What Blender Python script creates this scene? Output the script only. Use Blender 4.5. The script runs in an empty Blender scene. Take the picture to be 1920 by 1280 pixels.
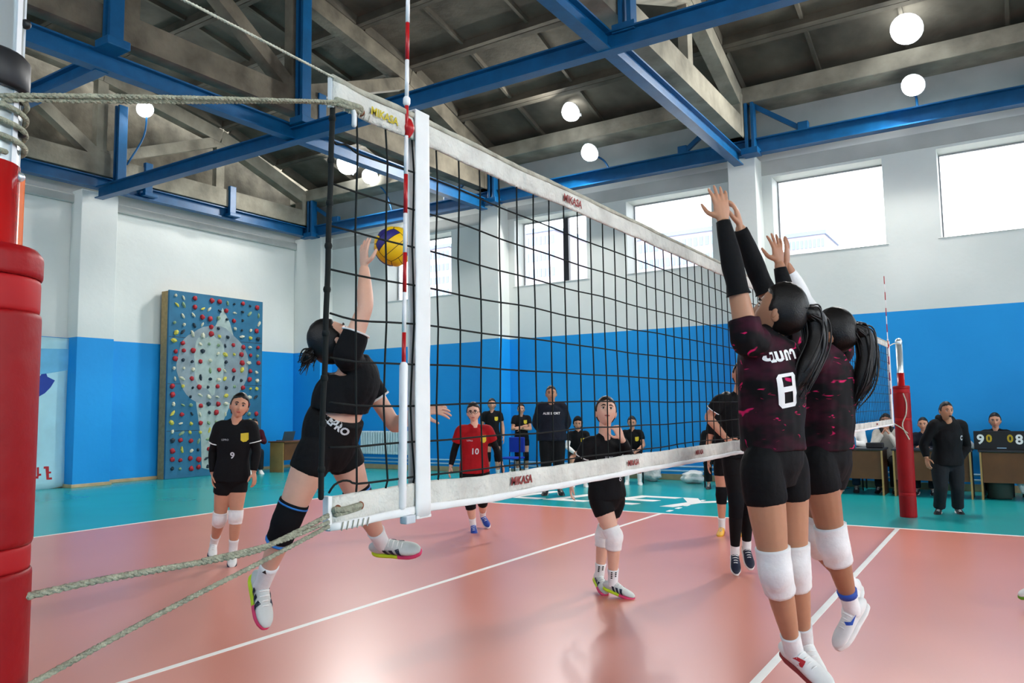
import bpy, bmesh, math, random
import numpy as np
from mathutils import Vector, Matrix, noise
from mathutils.bvhtree import BVHTree

random.seed(7)
sc = bpy.context.scene
COL = sc.collection

# ---------------------------------------------------------------- camera, sky, exposure
CAM = np.array([1.259, -5.962, 1.482]); FPX = 1456.0
YAW, PITCH, ROLL = 0.5714, 0.0876, -0.0143
_cy, _sy, _cp, _sp = math.cos(YAW), math.sin(YAW), math.cos(PITCH), math.sin(PITCH)
_f = np.array([-_sy*_cp, _cy*_cp, _sp]); _r = np.array([_cy, _sy, 0.0]); _u = np.cross(_r, _f)
_c, _s = math.cos(ROLL), math.sin(ROLL)
CR, CU, CF = _c*_r + _s*_u, -_s*_r + _c*_u, _f          # camera right, up, forward in the hall's axes
cd = bpy.data.cameras.new('camera'); cam = bpy.data.objects.new('camera', cd); COL.objects.link(cam)
cam.matrix_world = Matrix(((CR[0], CU[0], -CF[0], CAM[0]), (CR[1], CU[1], -CF[1], CAM[1]),
                           (CR[2], CU[2], -CF[2], CAM[2]), (0, 0, 0, 1)))
cd.sensor_width = 36.0; cd.lens = FPX/1920*36.0; cd.clip_start = 0.05; cd.clip_end = 2000
sc.camera = cam

wd = bpy.data.worlds.new('overcast_sky'); sc.world = wd; wd.use_nodes = True
bg = wd.node_tree.nodes['Background']; bg.inputs[0].default_value = (0.93, 0.97, 1.0, 1); bg.inputs[1].default_value = 7.5
sc.view_settings.view_transform = 'Standard'; sc.view_settings.look = 'None'
sc.view_settings.exposure = 0.22; sc.view_settings.gamma = 1.0; sc.view_settings.use_curve_mapping = False

def pxd(px, py, d):                     # a point at distance d in front of the lens axis, measured off the photograph
    return CAM + d*(CR*(px-960)/FPX + CU*(640-py)/FPX + CF)
def nrm(v):
    v = np.asarray(v, float); return v/(np.linalg.norm(v)+1e-12)

# ---------------------------------------------------------------- materials
def lin(h):
    h = h.lstrip('#'); o = []
    for i in (0, 2, 4):
        c = int(h[i:i+2], 16)/255; o.append(c/12.92 if c <= .04045 else ((c+.055)/1.055)**2.4)
    return tuple(o)+(1,)
MATS = {}
def mat(name, col, rough=.6, var=.12, scale=6.0, bump=0.0, bscale=40.0, metal=0.0, spec=.4, emit=None, estr=1.0, coat=0.0):
    if name in MATS: return MATS[name]
    m = bpy.data.materials.new(name); m.use_nodes = True; nt = m.node_tree; b = nt.nodes['Principled BSDF']
    c = lin(col) if isinstance(col, str) else tuple(col)+(1,)
    b.inputs['Roughness'].default_value = rough; b.inputs['Metallic'].default_value = metal
    b.inputs['Specular IOR Level'].default_value = spec; b.inputs['Base Color'].default_value = c
    if coat: b.inputs['Coat Weight'].default_value = coat; b.inputs['Coat Roughness'].default_value = .2
    tc = nt.nodes.new('ShaderNodeTexCoord')
    if var:
        n = nt.nodes.new('ShaderNodeTexNoise'); n.inputs['Scale'].default_value = scale; n.inputs['Detail'].default_value = 5
        nt.links.new(tc.outputs['Object'], n.inputs['Vector'])
        r = nt.nodes.new('ShaderNodeValToRGB'); r.color_ramp.elements[0].position = .3; r.color_ramp.elements[1].position = .7
        r.color_ramp.elements[0].color = tuple(x*(1-var) for x in c[:3])+(1,)
        r.color_ramp.elements[1].color = tuple(min(1, x*(1+var*.6)) for x in c[:3])+(1,)
        nt.links.new(n.outputs['Fac'], r.inputs['Fac']); nt.links.new(r.outputs['Color'], b.inputs['Base Color'])
    if bump:
        n2 = nt.nodes.new('ShaderNodeTexNoise'); n2.inputs['Scale'].default_value = bscale; n2.inputs['Detail'].default_value = 4
        nt.links.new(tc.outputs['Object'], n2.inputs['Vector'])
        bp = nt.nodes.new('ShaderNodeBump'); bp.inputs['Strength'].default_value = bump; bp.inputs['Distance'].default_value = .02
        nt.links.new(n2.outputs['Fac'], bp.inputs['Height']); nt.links.new(bp.outputs['Normal'], b.inputs['Normal'])
    if emit:
        b.inputs['Emission Color'].default_value = lin(emit); b.inputs['Emission Strength'].default_value = estr
    MATS[name] = m; return m

def wall_mat():
    m = mat('painted_wall', '#d9dcd6', .55, 0, spec=.3); nt = m.node_tree; b = nt.nodes['Principled BSDF']
    g = nt.nodes.new('ShaderNodeNewGeometry'); sp = nt.nodes.new('ShaderNodeSeparateXYZ')
    nt.links.new(g.outputs['Position'], sp.inputs[0])
    n = nt.nodes.new('ShaderNodeTexNoise'); n.inputs['Scale'].default_value = .7; n.inputs['Detail'].default_value = 6
    nt.links.new(g.outputs['Position'], n.inputs['Vector'])
    def ramp(a, c):
        r = nt.nodes.new('ShaderNodeValToRGB'); r.color_ramp.elements[0].position = .3; r.color_ramp.elements[1].position = .7
        r.color_ramp.elements[0].color = lin(a); r.color_ramp.elements[1].color = lin(c)
        nt.links.new(n.outputs['Fac'], r.inputs['Fac']); return r
    up = ramp('#d3d8d4', '#e0e3df'); lo = ramp('#1190d8', '#1899e2')
    cmp_ = nt.nodes.new('ShaderNodeMath'); cmp_.operation = 'LESS_THAN'; cmp_.inputs[1].default_value = 3.14
    nt.links.new(sp.outputs['Z'], cmp_.inputs[0])
    mx = nt.nodes.new('ShaderNodeMix'); mx.data_type = 'RGBA'
    nt.links.new(cmp_.outputs[0], mx.inputs['Factor']); nt.links.new(up.outputs[0], mx.inputs['A']); nt.links.new(lo.outputs[0], mx.inputs['B'])
    nt.links.new(mx.outputs['Result'], b.inputs['Base Color'])
    n2 = nt.nodes.new('ShaderNodeTexNoise'); n2.inputs['Scale'].default_value = 9; nt.links.new(g.outputs['Position'], n2.inputs['Vector'])
    bp = nt.nodes.new('ShaderNodeBump'); bp.inputs['Strength'].default_value = .15; bp.inputs['Distance'].default_value = .02
    nt.links.new(n2.outputs['Fac'], bp.inputs['Height']); nt.links.new(bp.outputs['Normal'], b.inputs['Normal'])
    return m

def floor_mat(name, a, c, r0=.24, r1=.36):
    m = mat(name, a, .3, 0, spec=.85); nt = m.node_tree; b = nt.nodes['Principled BSDF']
    g = nt.nodes.new('ShaderNodeNewGeometry')
    n = nt.nodes.new('ShaderNodeTexNoise'); n.inputs['Scale'].default_value = .5; n.inputs['Detail'].default_value = 2
    nt.links.new(g.outputs['Position'], n.inputs['Vector'])
    r = nt.nodes.new('ShaderNodeValToRGB'); r.color_ramp.elements[0].position = .32; r.color_ramp.elements[1].position = .68
    r.color_ramp.elements[0].color = lin(a); r.color_ramp.elements[1].color = lin(c)
    nt.links.new(n.outputs['Fac'], r.inputs['Fac']); nt.links.new(r.outputs[0], b.inputs['Base Color'])
    mp = nt.nodes.new('ShaderNodeMapping'); mp.inputs['Scale'].default_value = (.6, 1.6, 1)
    nt.links.new(g.outputs['Position'], mp.inputs['Vector'])
    n2 = nt.nodes.new('ShaderNodeTexNoise'); n2.inputs['Scale'].default_value = 1.6; n2.inputs['Detail'].default_value = 6
    nt.links.new(mp.outputs[0], n2.inputs['Vector'])
    rr = nt.nodes.new('ShaderNodeMapRange'); rr.inputs['From Min'].default_value = .3; rr.inputs['From Max'].default_value = .7
    rr.inputs['To Min'].default_value = r0; rr.inputs['To Max'].default_value = r1
    nt.links.new(n2.outputs['Fac'], rr.inputs['Value']); b.inputs['Roughness'].default_value = r0
    n3 = nt.nodes.new('ShaderNodeTexNoise'); n3.inputs['Scale'].default_value = 1.3; n3.inputs['Detail'].default_value = 1
    nt.links.new(mp.outputs[0], n3.inputs['Vector'])
    bp = nt.nodes.new('ShaderNodeBump'); bp.inputs['Strength'].default_value = .02; bp.inputs['Distance'].default_value = .02
    pass
    return m

def jersey_mat():
    # black sports cloth printed with maroon clouds and pink sparks
    m = mat('pink_spark_jersey', '#0d0b0e', .75, 0, spec=.2); nt = m.node_tree; b = nt.nodes['Principled BSDF']
    tc = nt.nodes.new('ShaderNodeTexCoord')
    n = nt.nodes.new('ShaderNodeTexNoise'); n.inputs['Scale'].default_value = 5; n.inputs['Detail'].default_value = 3
    mp = nt.nodes.new('ShaderNodeMapping'); mp.inputs['Scale'].default_value = (1, 1, 2.2); mp.inputs['Rotation'].default_value = (.5, .6, 0)
    nt.links.new(tc.outputs['Object'], mp.inputs[0]); nt.links.new(mp.outputs[0], n.inputs['Vector'])
    r = nt.nodes.new('ShaderNodeValToRGB'); e = r.color_ramp.elements
    e[0].position = .50; e[0].color = lin('#0b0a0d'); e[1].position = .80; e[1].color = lin('#4a1029')
    nt.links.new(n.outputs['Fac'], r.inputs['Fac'])
    v = nt.nodes.new('ShaderNodeTexNoise'); v.inputs['Scale'].default_value = 11; v.inputs['Detail'].default_value = 1.5; v.inputs['Distortion'].default_value = 1.3
    nt.links.new(mp.outputs[0], v.inputs['Vector'])
    r2 = nt.nodes.new('ShaderNodeValToRGB'); e = r2.color_ramp.elements
    e[0].position = .64; e[0].color = (0, 0, 0, 1); e[1].position = .70; e[1].color = (1, 1, 1, 1)
    nt.links.new(v.outputs['Fac'], r2.inputs['Fac'])
    mx = nt.nodes.new('ShaderNodeMix'); mx.data_type = 'RGBA'; mx.inputs['B'].default_value = lin('#d0185f')
    nt.links.new(r2.outputs[0], mx.inputs['Factor']); nt.links.new(r.outputs[0], mx.inputs['A'])
    nt.links.new(mx.outputs['Result'], b.inputs['Base Color']); return m

def glass_mat():
    m = bpy.data.materials.new('window_glass'); m.use_nodes = True; nt = m.node_tree; nt.nodes.clear()
    o = nt.nodes.new('ShaderNodeOutputMaterial'); t = nt.nodes.new('ShaderNodeBsdfTransparent'); t.inputs[0].default_value = (.97, .98, 1, 1)
    g = nt.nodes.new('ShaderNodeBsdfGlossy'); g.inputs['Roughness'].default_value = .03
    f = nt.nodes.new('ShaderNodeFresnel'); f.inputs[0].default_value = 1.45; x = nt.nodes.new('ShaderNodeMixShader')
    nt.links.new(f.outputs[0], x.inputs[0]); nt.links.new(t.outputs[0], x.inputs[1]); nt.links.new(g.outputs[0], x.inputs[2])
    nt.links.new(x.outputs[0], o.inputs[0]); return m

M = dict(
    wall=wall_mat(), glass=glass_mat(), jersey=jersey_mat(),
    court=floor_mat('salmon_court', '#cf7c67', '#d98672', .30, .31), zone=floor_mat('teal_zone', '#0a9a9c', '#12a5a6', .26, .4),
    line=mat('white_line', '#f2f0ea', .45, .04), concrete=mat('raw_concrete', '#716b5d', .9, .5, 2.2, .4, 12),
    slabc=mat('roof_concrete', '#5c574c', .95, .55, 1.1, .5, 9), pale=mat('pale_concrete', '#948f80', .9, .5, 1.6, .4, 14),
    steel=mat('blue_steel', '#07598c', .4, .18, 5, .1, 60), plaster=mat('grey_plaster', '#b4b6b2', .85, .12, 1.5, .2, 8),
    frame=mat('window_frame', '#8c8f92', .5, .05), sill=mat('sill_white', '#d8d8d4', .6, .06),
    base=mat('wood_baseboard', '#b9a37c', .7, .25, 3), rail=mat('pale_blue_pipe', '#9fcbe4', .4, .08),
    rad=mat('radiator_enamel', '#cfdfe2', .4, .05), chrome=mat('polished_steel', '#dfe8ea', .28, .05, 8, metal=.75),
    redpaint=mat('red_paint', '#b01416', .25, .1, 6, coat=.6), redpad=mat('red_vinyl', '#8f060d', .5, .14, 5, .12, 30, spec=.2),
    redpad2=mat('red_vinyl_band', '#a8151a', .55, .12, 5, spec=.2), black=mat('black_plastic', '#15161a', .5, .2, 8),
    rope=mat('grey_rope', '#a6a58f', .95, .3, 60, .6, 140), cable=mat('pale_cable', '#c9c7b4', .9, .2, 60),
    cord=mat('net_cord', '#0e1311', .85, .2, 30), tape=mat('net_tape', '#d8d5cb', .75, .24, 7, .9, 26), tape2=mat('white_strap', '#ecebe8', .6, .05, 12),
    grime=mat('tape_hem', '#b3af9e', .85, .3, 16, .4, 40), antw=mat('antenna_white', '#efeceb', .35, .03), antr=mat('antenna_red', '#b5161c', .35, .05),
    yellow=mat('yellow_print', '#c9b21c', .6, .1), redprint=mat('red_print', '#8d2f2c', .7, .1), white=mat('white_print', '#f1f0ee', .7, .03),
    board=mat('climbing_board', '#28698a', .7, .15, 3, .1, 30), boardgrey=mat('board_grey_paint', '#83939a', .75, .2, 4), boardpale=mat('board_pale_paint', '#9fb0ac', .75, .2, 5),
    plywood=mat('plywood_edge', '#a98f63', .8, .2, 12), hred=mat('hold_red', '#a81f2b', .6, .15, 20), hyel=mat('hold_yellow', '#c9bf4f', .6, .15, 20),
    hwhite=mat('hold_cream', '#cfcdb4', .6, .15, 20), hdark=mat('hold_dark', '#1c2f3c', .6, .15, 20), hgreen=mat('hold_green', '#86a07a', .6, .15, 20),
    wood=mat('brown_laminate', '#6b4423', .5, .25, 3), woodedge=mat('light_edge', '#b08d55', .5, .1, 5), dark=mat('dark_top', '#2c2c30', .4, .1),
    banner=mat('pale_banner', '#b4e2ec', .55, .1, 2, .2, 4), bannerb=mat('banner_band', '#6fbfe6', .55, .12, 3), navy=mat('navy_print', '#1c3f9c', .6, .06), bred=mat('banner_red', '#c4252c', .6, .05),
    plastic=mat('clear_bag', '#ccd3d0', .3, .2, 14, .8, 22), bluechair=mat('blue_plastic', '#1a36a8', .4, .1), laptop=mat('laptop_grey', '#3e5560', .4, .08),
    lampm=mat('lamp_glow', '#ffffff', .3, 0, emit='#f6fbff', estr=16.0), lampb=mat('lamp_housing', '#c8ccd0', .4, .06),
    bldg=mat('pale_block', '#8d878f', .9, .06, .05), bldgw=mat('block_windows', '#66758f', .5, .1, .1), ground=mat('outside_ground', '#b5b2a8', .95, .2, .1),
    rust=mat('rusty_bracket', '#7b3d1c', .8, .3, 8), binm=mat('dark_bin', '#2b3a34', .6, .15), score=mat('score_black', '#101317', .5, .1), scorey=mat('score_yellow', '#b99a1d', .6, .05),
    wire=mat('grey_wire', '#5a6068', .6, .1), bottle=mat('bottle_blue', '#2f78a8', .2, .05),
)

# ---------------------------------------------------------------- mesh helpers
class MB:
    def __init__(s): s.v = []; s.f = []; s.sm = []; s.mi = []; s.cur = 0
    def add(s, V, F, smooth=False):
        o = len(s.v); s.v += [tuple(map(float, p)) for p in V]; s.f += [tuple(i+o for i in f) for f in F]
        s.sm += [smooth and len(f) < 5 for f in F]; s.mi += [s.cur]*len(F); return s
    def box(s, x0, x1, y0, y1, z0, z1):
        V = [(x0,y0,z0),(x1,y0,z0),(x1,y1,z0),(x0,y1,z0),(x0,y0,z1),(x1,y0,z1),(x1,y1,z1),(x0,y1,z1)]
        return s.add(V, [(0,3,2,1),(4,5,6,7),(0,1,5,4),(1,2,6,5),(2,3,7,6),(3,0,4,7)])
    def bevbox(s, x0, x1, y0, y1, z0, z1, r):
        # box with chamfered edges
        c = [(x0+x1)/2, (y0+y1)/2, (z0+z1)/2]; h = [(x1-x0)/2, (y1-y0)/2, (z1-z0)/2]; r = min(r, min(h)*.9)
        bm = bmesh.new(); bmesh.ops.create_cube(bm, size=2)
        for v in bm.verts: v.co = Vector((c[0]+v.co.x*h[0], c[1]+v.co.y*h[1], c[2]+v.co.z*h[2]))
        bmesh.ops.bevel(bm, geom=bm.edges[:], offset=r, segments=2, affect='EDGES', profile=.5)
        bm.verts.index_update(); s.add([v.co for v in bm.verts], [[v.index for v in f.verts] for f in bm.faces]); bm.free(); return s
    def bar(s, a, b, w, h, up=(0,0,1)):
        a = np.asarray(a, float); b = np.asarray(b, float); t = nrm(b-a); u = np.cross(t, up)
        if np.linalg.norm(u) < 1e-6: u = np.cross(t, (1,0,0))
        u = nrm(u)*w/2; v = nrm(np.cross(u, t))*h/2
        V = [a-u-v, a+u-v, a+u+v, a-u+v, b-u-v, b+u-v, b+u+v, b-u+v]
        return s.add(V, [(0,3,2,1),(4,5,6,7),(0,1,5,4),(1,2,6,5),(2,3,7,6),(3,0,4,7)])
    def loft(s, *a, **k):
        V, F = loft(*a, **k); return s.add(V, F, True)
    def ball(s, c, r, n=10, m=8):
        r = (r, r, r) if np.isscalar(r) else r; V = [(c[0], c[1], c[2]+r[2])]; F = []
        for i in range(1, m):
            t = math.pi*i/m
            for j in range(n):
                p = 2*math.pi*j/n; V.append((c[0]+r[0]*math.sin(t)*math.cos(p), c[1]+r[1]*math.sin(t)*math.sin(p), c[2]+r[2]*math.cos(t)))
        V.append((c[0], c[1], c[2]-r[2])); L = len(V)-1
        for j in range(n):
            k = (j+1) % n; F.append((0, 1+j, 1+k)); F.append((L, 1+(m-2)*n+k, 1+(m-2)*n+j))
            for i in range(m-2): F.append((1+i*n+j, 1+(i+1)*n+j, 1+(i+1)*n+k, 1+i*n+k))
        return s.add(V, F, True)
    def mesh(s, name, mats):
        me = bpy.data.meshes.new(name); me.from_pydata(s.v, [], s.f)
        for m in (mats if isinstance(mats, (list, tuple)) else [mats]): me.materials.append(m)
        me.polygons.foreach_set('use_smooth', s.sm); me.polygons.foreach_set('material_index', s.mi); me.update(); return me
    def build(s, name, m, parent=None, off=None):
        if off is not None: s.v = [(p[0]-off[0], p[1]-off[1], p[2]-off[2]) for p in s.v]
        return link(name, s.mesh(name, m), parent)
def link(name, me, parent=None):
    o = bpy.data.objects.new(name, me); COL.objects.link(o)
    if parent is not None: o.parent = parent
    return o
def thing(name, label, cat, loc=(0,0,0), group=None, rotz=0):
    o = bpy.data.objects.new(name, None); o.empty_display_size = .1; COL.objects.link(o); o.location = tuple(map(float, loc)); o.rotation_euler.z = rotz
    return tag(o, label, cat, group)
def tag(o, label, cat, group=None):
    o['label'] = label; o['category'] = cat
    if group: o['group'] = group
    return o
def struct(o): o['kind'] = 'structure'; return o

def crom(P, sub):
    P = np.asarray(P, float)
    if sub <= 1 or len(P) < 3:
        if sub <= 1: return P
        return np.array([P[0]+(P[1]-P[0])*t for t in np.linspace(0, 1, sub+1)])
    Q = np.vstack([2*P[0]-P[1], P, 2*P[-1]-P[-2]]); out = []
    for i in range(1, len(Q)-2):
        for t in np.arange(sub)/sub:
            a, b, c, d = Q[i-1], Q[i], Q[i+1], Q[i+2]
            out.append(.5*((2*b)+(c-a)*t+(2*a-5*b+4*c-d)*t*t+(3*b-a-3*c+d)*t**3))
    out.append(P[-1]); return np.array(out)
def loft(path, rad, hint=None, n=14, sub=4, rnd=True, sq=2.0):
    # closed tube through path; rad: one radius or (half width along hint, half depth) per station
    P = crom(path, sub); K = len(path)
    R = np.array([(r, r) if np.isscalar(r) else r for r in (rad if hasattr(rad, '__len__') else [rad]*K)], float)
    R = np.maximum(crom(R, sub), .0008) if K > 1 else R
    if hint is None:
        H = None
    else:
        H = np.asarray(hint, float); H = np.tile(H, (len(P), 1)) if H.ndim == 1 else crom(H, sub)
    T = np.gradient(P, axis=0); T /= np.linalg.norm(T, axis=1)[:, None]+1e-12
    if H is None:
        h = np.array([1., 0, 0]) if abs(T[0][0]) < .8 else np.array([0, 1., 0]); hs = []
        for t in T: h = nrm(h-t*(h@t)); hs.append(h)
        U = np.array(hs)
    else:
        U = H-T*(H*T).sum(1)[:, None]; U /= np.linalg.norm(U, axis=1)[:, None]+1e-12
    W = np.cross(T, U); rings = [(P[i], R[i], U[i], W[i]) for i in range(len(P))]
    if rnd:
        a = [(P[0]-T[0]*R[0].min()*k, R[0]*q, U[0], W[0]) for k, q in ((.75, .45), (.45, .78))]
        b = [(P[-1]+T[-1]*R[-1].min()*k, R[-1]*q, U[-1], W[-1]) for k, q in ((.45, .78), (.75, .45))]
        rings = a+rings+b
    th = np.arange(n)*2*math.pi/n; ct, st = np.cos(th), np.sin(th)
    if sq != 2.0: ct, st = np.sign(ct)*abs(ct)**(2/sq), np.sign(st)*abs(st)**(2/sq)
    V = np.vstack([c+np.outer(ct*r[0], u)+np.outer(st*r[1], w) for c, r, u, w in rings]); F = []; m = len(rings)
    for i in range(m-1):
        for j in range(n):
            k = (j+1) % n; F.append((i*n+j, i*n+k, (i+1)*n+k, (i+1)*n+j))
    F.append(tuple(range(n-1, -1, -1))); F.append(tuple((m-1)*n+j for j in range(n)))
    return V, F

def text_mesh(txt, size, extrude=0.0, shear=0.0, bold=0.0):
    cu = bpy.data.curves.new('lettering', 'FONT'); cu.body = txt; cu.size = size; cu.extrude = extrude; cu.shear = shear
    cu.align_x = 'CENTER'; cu.align_y = 'CENTER'; cu.resolution_u = 3; cu.offset = bold
    o = bpy.data.objects.new('tmp_lettering', cu); COL.objects.link(o); dg = bpy.context.evaluated_depsgraph_get()
    me = bpy.data.meshes.new_from_object(o.evaluated_get(dg)); bpy.data.objects.remove(o); bpy.data.curves.remove(cu); return me
def letter(txt, size, m, org, xd, yd, parent, name='lettering', shear=0.0, extrude=.001, bold=0.0):
    me = text_mesh(txt, size, extrude, shear, bold); xd = nrm(xd); yd = nrm(yd); zd = np.cross(xd, yd); off = np.zeros(3)
    if parent is not None: off = np.array(parent.matrix_basis.translation)
    for v in me.vertices:
        p = np.asarray(org)+xd*v.co.x+yd*v.co.y+zd*v.co.z-off; v.co = p
    me.materials.clear(); me.materials.append(m); return link(name, me, parent)
# ---------------------------------------------------------------- the hall: floor, walls, windows
WY, WX, YB = 9.4, -15.6, -9.4            # long wall, end wall, the long wall behind the camera
fl = struct(MB().box(WX-.3, 16, YB, WY+.3, -.3, 0).build('floor', M['zone']))
def part(mb, name, m, parent): return mb.build(name, m, parent)
part(MB().box(-9, 9, -4.5, 4.5, -.02, .002), 'court_surface', M['court'], fl)
for x0, x1, y0, y1 in ((-9,9,-4.5,-4.45),(-9,9,4.45,4.5),(-9,-8.95,-4.45,4.45),(8.95,9,-4.45,4.45),(-3.025,-2.975,-4.45,4.45),(2.975,3.025,-4.45,4.45),(-.025,.025,-4.45,4.45)):
    part(MB().box(x0, x1, y0, y1, 0, .004), 'court_line', M['line'], fl)
for k in range(5):
    part(MB().box(-3.03, -2.97, 4.72+k*.35, 4.87+k*.35, 0, .003), 'dash', M['line'], fl)
letter('VOLLEY', 1.75, M['line'], (-5.75, 5.75, .003), (1, 0, 0), (0, 1, 0), fl, 'floor_lettering', shear=.3, extrude=.0015, bold=.02)

WINX = [(-14.35,-12.6), (-12.42,-10.42), (-8.4,-6.62), (-5.5,-3.75), (-2.38,-.55), (.47,2.35), (3.6,5.4), (6.4,8.2), (9.6,11.4)]
WINX = WINX[1:]
Z0, Z1 = 4.38, 5.97
WINX = [(a-.11, b+.03) for a, b in WINX]
def long_wall(name, ya, yb, out):
    mb = MB(); mb.box(WX, 16, ya, yb, 0, Z0); mb.box(WX, 16, ya, yb, Z1, 7.6); x = WX
    for a, b in WINX: mb.box(x, a, ya, yb, Z0, Z1); x = b
    mb.box(x, 16, ya, yb, Z0, Z1); return struct(mb.build(name, M['wall']))
wr = long_wall('wall_right', WY, WY+.5, 1)
wb = long_wall('wall_back', YB-.3, YB, -1)
wf = MB(); wf.box(16, 16.3, YB, WY+.3, 0, 2.4); wf.box(16, 16.3, YB, WY+.3, 7.9, 9.4)  # unseen end wall, its large openings sized to let daylight onto the left wall
for y in (-9.4, -5, -.3, 4.4, 9.1): wf.box(16, 16.3, y, y+.5, 2.4, 7.9)
struct(wf.build('wall_front', M['wall']))
wl = struct(MB().box(WX-.3, WX, YB, WY+.3, 0, 9.6).build('wall_left', M['wall']))
# plaster band over the windows of the long wall, dark concrete end panels above the left wall
part(MB().box(WX, 16, WY-.012, WY, 6.55, 7.32), 'plaster_band', M['plaster'], wr)
part(MB().box(WX, 16, WY-.02, WY, 6.02, 6.3), 'plaster_strip', M['plaster'], wr)
for k in range(6):
    y0 = -9.2+k*3.1
    part(MB().bevbox(WX, WX+.06, y0+.02, y0+3.08, 6.62, 9.5, .02), 'end_panel', M['concrete'], wl)
part(MB().bevbox(WX, WX+.1, YB, 9.4, 6.05, 6.25, .03), 'plaster_strip', M['plaster'], wl)
# pilasters
for x in (-2.95, -8.95, 3.05, 9.05):
    part(MB().bevbox(x-.27, x+.27, 8.95, WY+.01, 0, 6.32, .012), 'pilaster', M['wall'], wr)
part(MB().bevbox(WX, -14.55, 8.95, WY+.01, 0, 6.35, .012), 'pilaster', M['wall'], wr)
for y in (3.2, -2.8):
    part(MB().bevbox(WX-.01, -15.2, y-.45, y+.35, 0, 6.32, .012), 'pilaster', M['wall'], wl)
# windows of the wall in view: frame, glass, sill
for i, (a, b) in enumerate(WINX):
    fr = MB(); t = .022; fr.box(a, b, WY+.42, WY+.48, Z0, Z0+t); fr.box(a, b, WY+.42, WY+.48, Z1-t, Z1)
    fr.box(a, a+t, WY+.42, WY+.48, Z0+t, Z1-t); fr.box(b-t, b, WY+.42, WY+.48, Z0+t, Z1-t)
    w = struct(fr.build('window_%d' % (i+1), M['frame']))
    part(MB().box(a+t, b-t, WY+.445, WY+.453, Z0+t, Z1-t), 'pane', M['glass'], w)
    part(MB().bevbox(a-.05, b+.05, WY-.015, WY+.42, Z0-.015, Z0, .008), 'window_sill', M['sill'], w)
    if i in (1,):
        part(MB().box(b-.80, b-.68, WY+.40, WY+.49, Z0+t, Z1-t), 'mullion', M['dark'], w)
# panes of the wall behind the camera
for i, (a, b) in enumerate(WINX):
    w = struct(MB().box(a, b, YB-.17, YB-.16, Z0, Z1).build('window_%d' % (i+1+len(WINX)), M['glass']))
# baseboards, pipes and radiators
bb = struct(MB().bevbox(WX+.4, 16, WY-.04, WY, 0, .12, .008).build('baseboard_right', M['base']))
part(MB().loft([(WX+.8, WY-.06, .19), (16, WY-.06, .19)], .02, sub=1, n=8).loft([(WX+.8, WY-.06, .28), (16, WY-.06, .28)], .02, sub=1, n=8), 'heating_pipe', M['rail'], bb)
bl = struct(MB().bevbox(WX, WX+.05, YB, WY, 0, .07, .008).build('baseboard_left', M['base']))
for y in (3.2, -2.8): part(MB().bevbox(WX, -15.17, y-.48, y+.38, 0, .07, .008), 'pilaster_base', M['base'], bl)
def radiator(x0, x1, label):
    r = thing('radiator', label, 'radiator', ((x0+x1)/2, WY-.12, .35)); off = r.location; n = int((x1-x0)/.085)
    for k in range(n):
        x = x0+(x1-x0)*(k+.5)/n
        MB().bevbox(x-.033, x+.033, WY-.15, WY-.08, .38, .98, .015).build('fin', M['rad'], r, off)
    MB().loft([(x0, WY-.115, .95), (x1, WY-.115, .95)], .028, sub=1, n=8).loft([(x0, WY-.115, .42), (x1, WY-.115, .42)], .028, sub=1, n=8).build('header_pipe', M['rad'], r, off)
    mb = MB()
    for x in (x0+.1, x1-.1): mb.box(x-.02, x+.02, WY-.1, WY, .5, .54); mb.box(x-.02, x+.02, WY-.1, WY, .86, .9)
    mb.box(x0-.03, x0+.01, WY-.12, WY-.08, .2, .45); mb.build('bracket', M['rad'], r, off)
radiator(-13.35, -11.35, 'white ribbed radiator on the blue wall below the window behind the net strap')

# ---------------------------------------------------------------- roof: ribbed slabs, concrete trusses, blue steel ties
PROF = [(9.4, 7.36), (6, 8.42), (3, 8.94), (0, 9.14), (-3, 8.94), (-6, 8.42), (-9.4, 7.36)]
def roof_z(y): return float(np.interp(-y, [-p[0] for p in PROF], [p[1] for p in PROF]))
ceil = struct(MB().box(WX-.3, 16, -.05, .05, 9.36, 9.4).build('ceiling', M['slabc']))
sl = MB(); L, W = 5.96, 1.6                                     # slab local: x along the hall, y down the slope, z up
sl.box(-L/2, L/2, -W/2, W/2, 0, .05)
for s in (-1, 1): sl.box(-L/2, L/2, s*(W/2-.05)-.045, s*(W/2-.05)+.045, -.17, 0)
for s in (-1, 1): sl.box(s*(L/2-.06)-.05, s*(L/2-.06)+.05, -W/2+.13, W/2-.13, -.2, 0)
for k in range(1, 4): sl.box(-L/2+k*L/4-.03, -L/2+k*L/4+.03, -W/2+.13, W/2-.13, -.09, 0)
PROF2 = [p for a, b in zip(PROF[:-1], PROF[1:]) for p in (a, ((a[0]+b[0])/2, (a[1]+b[1])/2))]+[PROF[-1]]
slm = sl.mesh('roof_slab', M['slabc'])
for xc in (-11.95, -5.95, .05, 6.05, 12.05):
    for (ya, za), (yb, zb) in zip(PROF2[:-1], PROF2[1:]):
        o = link('roof_slab', slm, ceil); ln = math.hypot(yb-ya, zb-za); a = math.atan2(zb-za, yb-ya)
        up = np.array([0, -math.sin(a), math.cos(a)])*(-1 if math.cos(a) < 0 else 1)
        yv = np.array([0, yb-ya, zb-za])/ln
        if yv[1] < 0: yv = -yv
        o.matrix_local = Matrix(((1, 0, 0, xc), (0, yv[1]*ln/W, up[1], (ya+yb)/2+up[1]*.3), (0, yv[2]*ln/W, up[2], (za+zb)/2+up[2]*.3), (0, 0, 0, 1)))
eav = MB(); eav.bevbox(WX, 16, 8.72, WY, 7.3, 7.62, .02); part(eav, 'eaves_beam', M['pale'], ceil)

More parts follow.
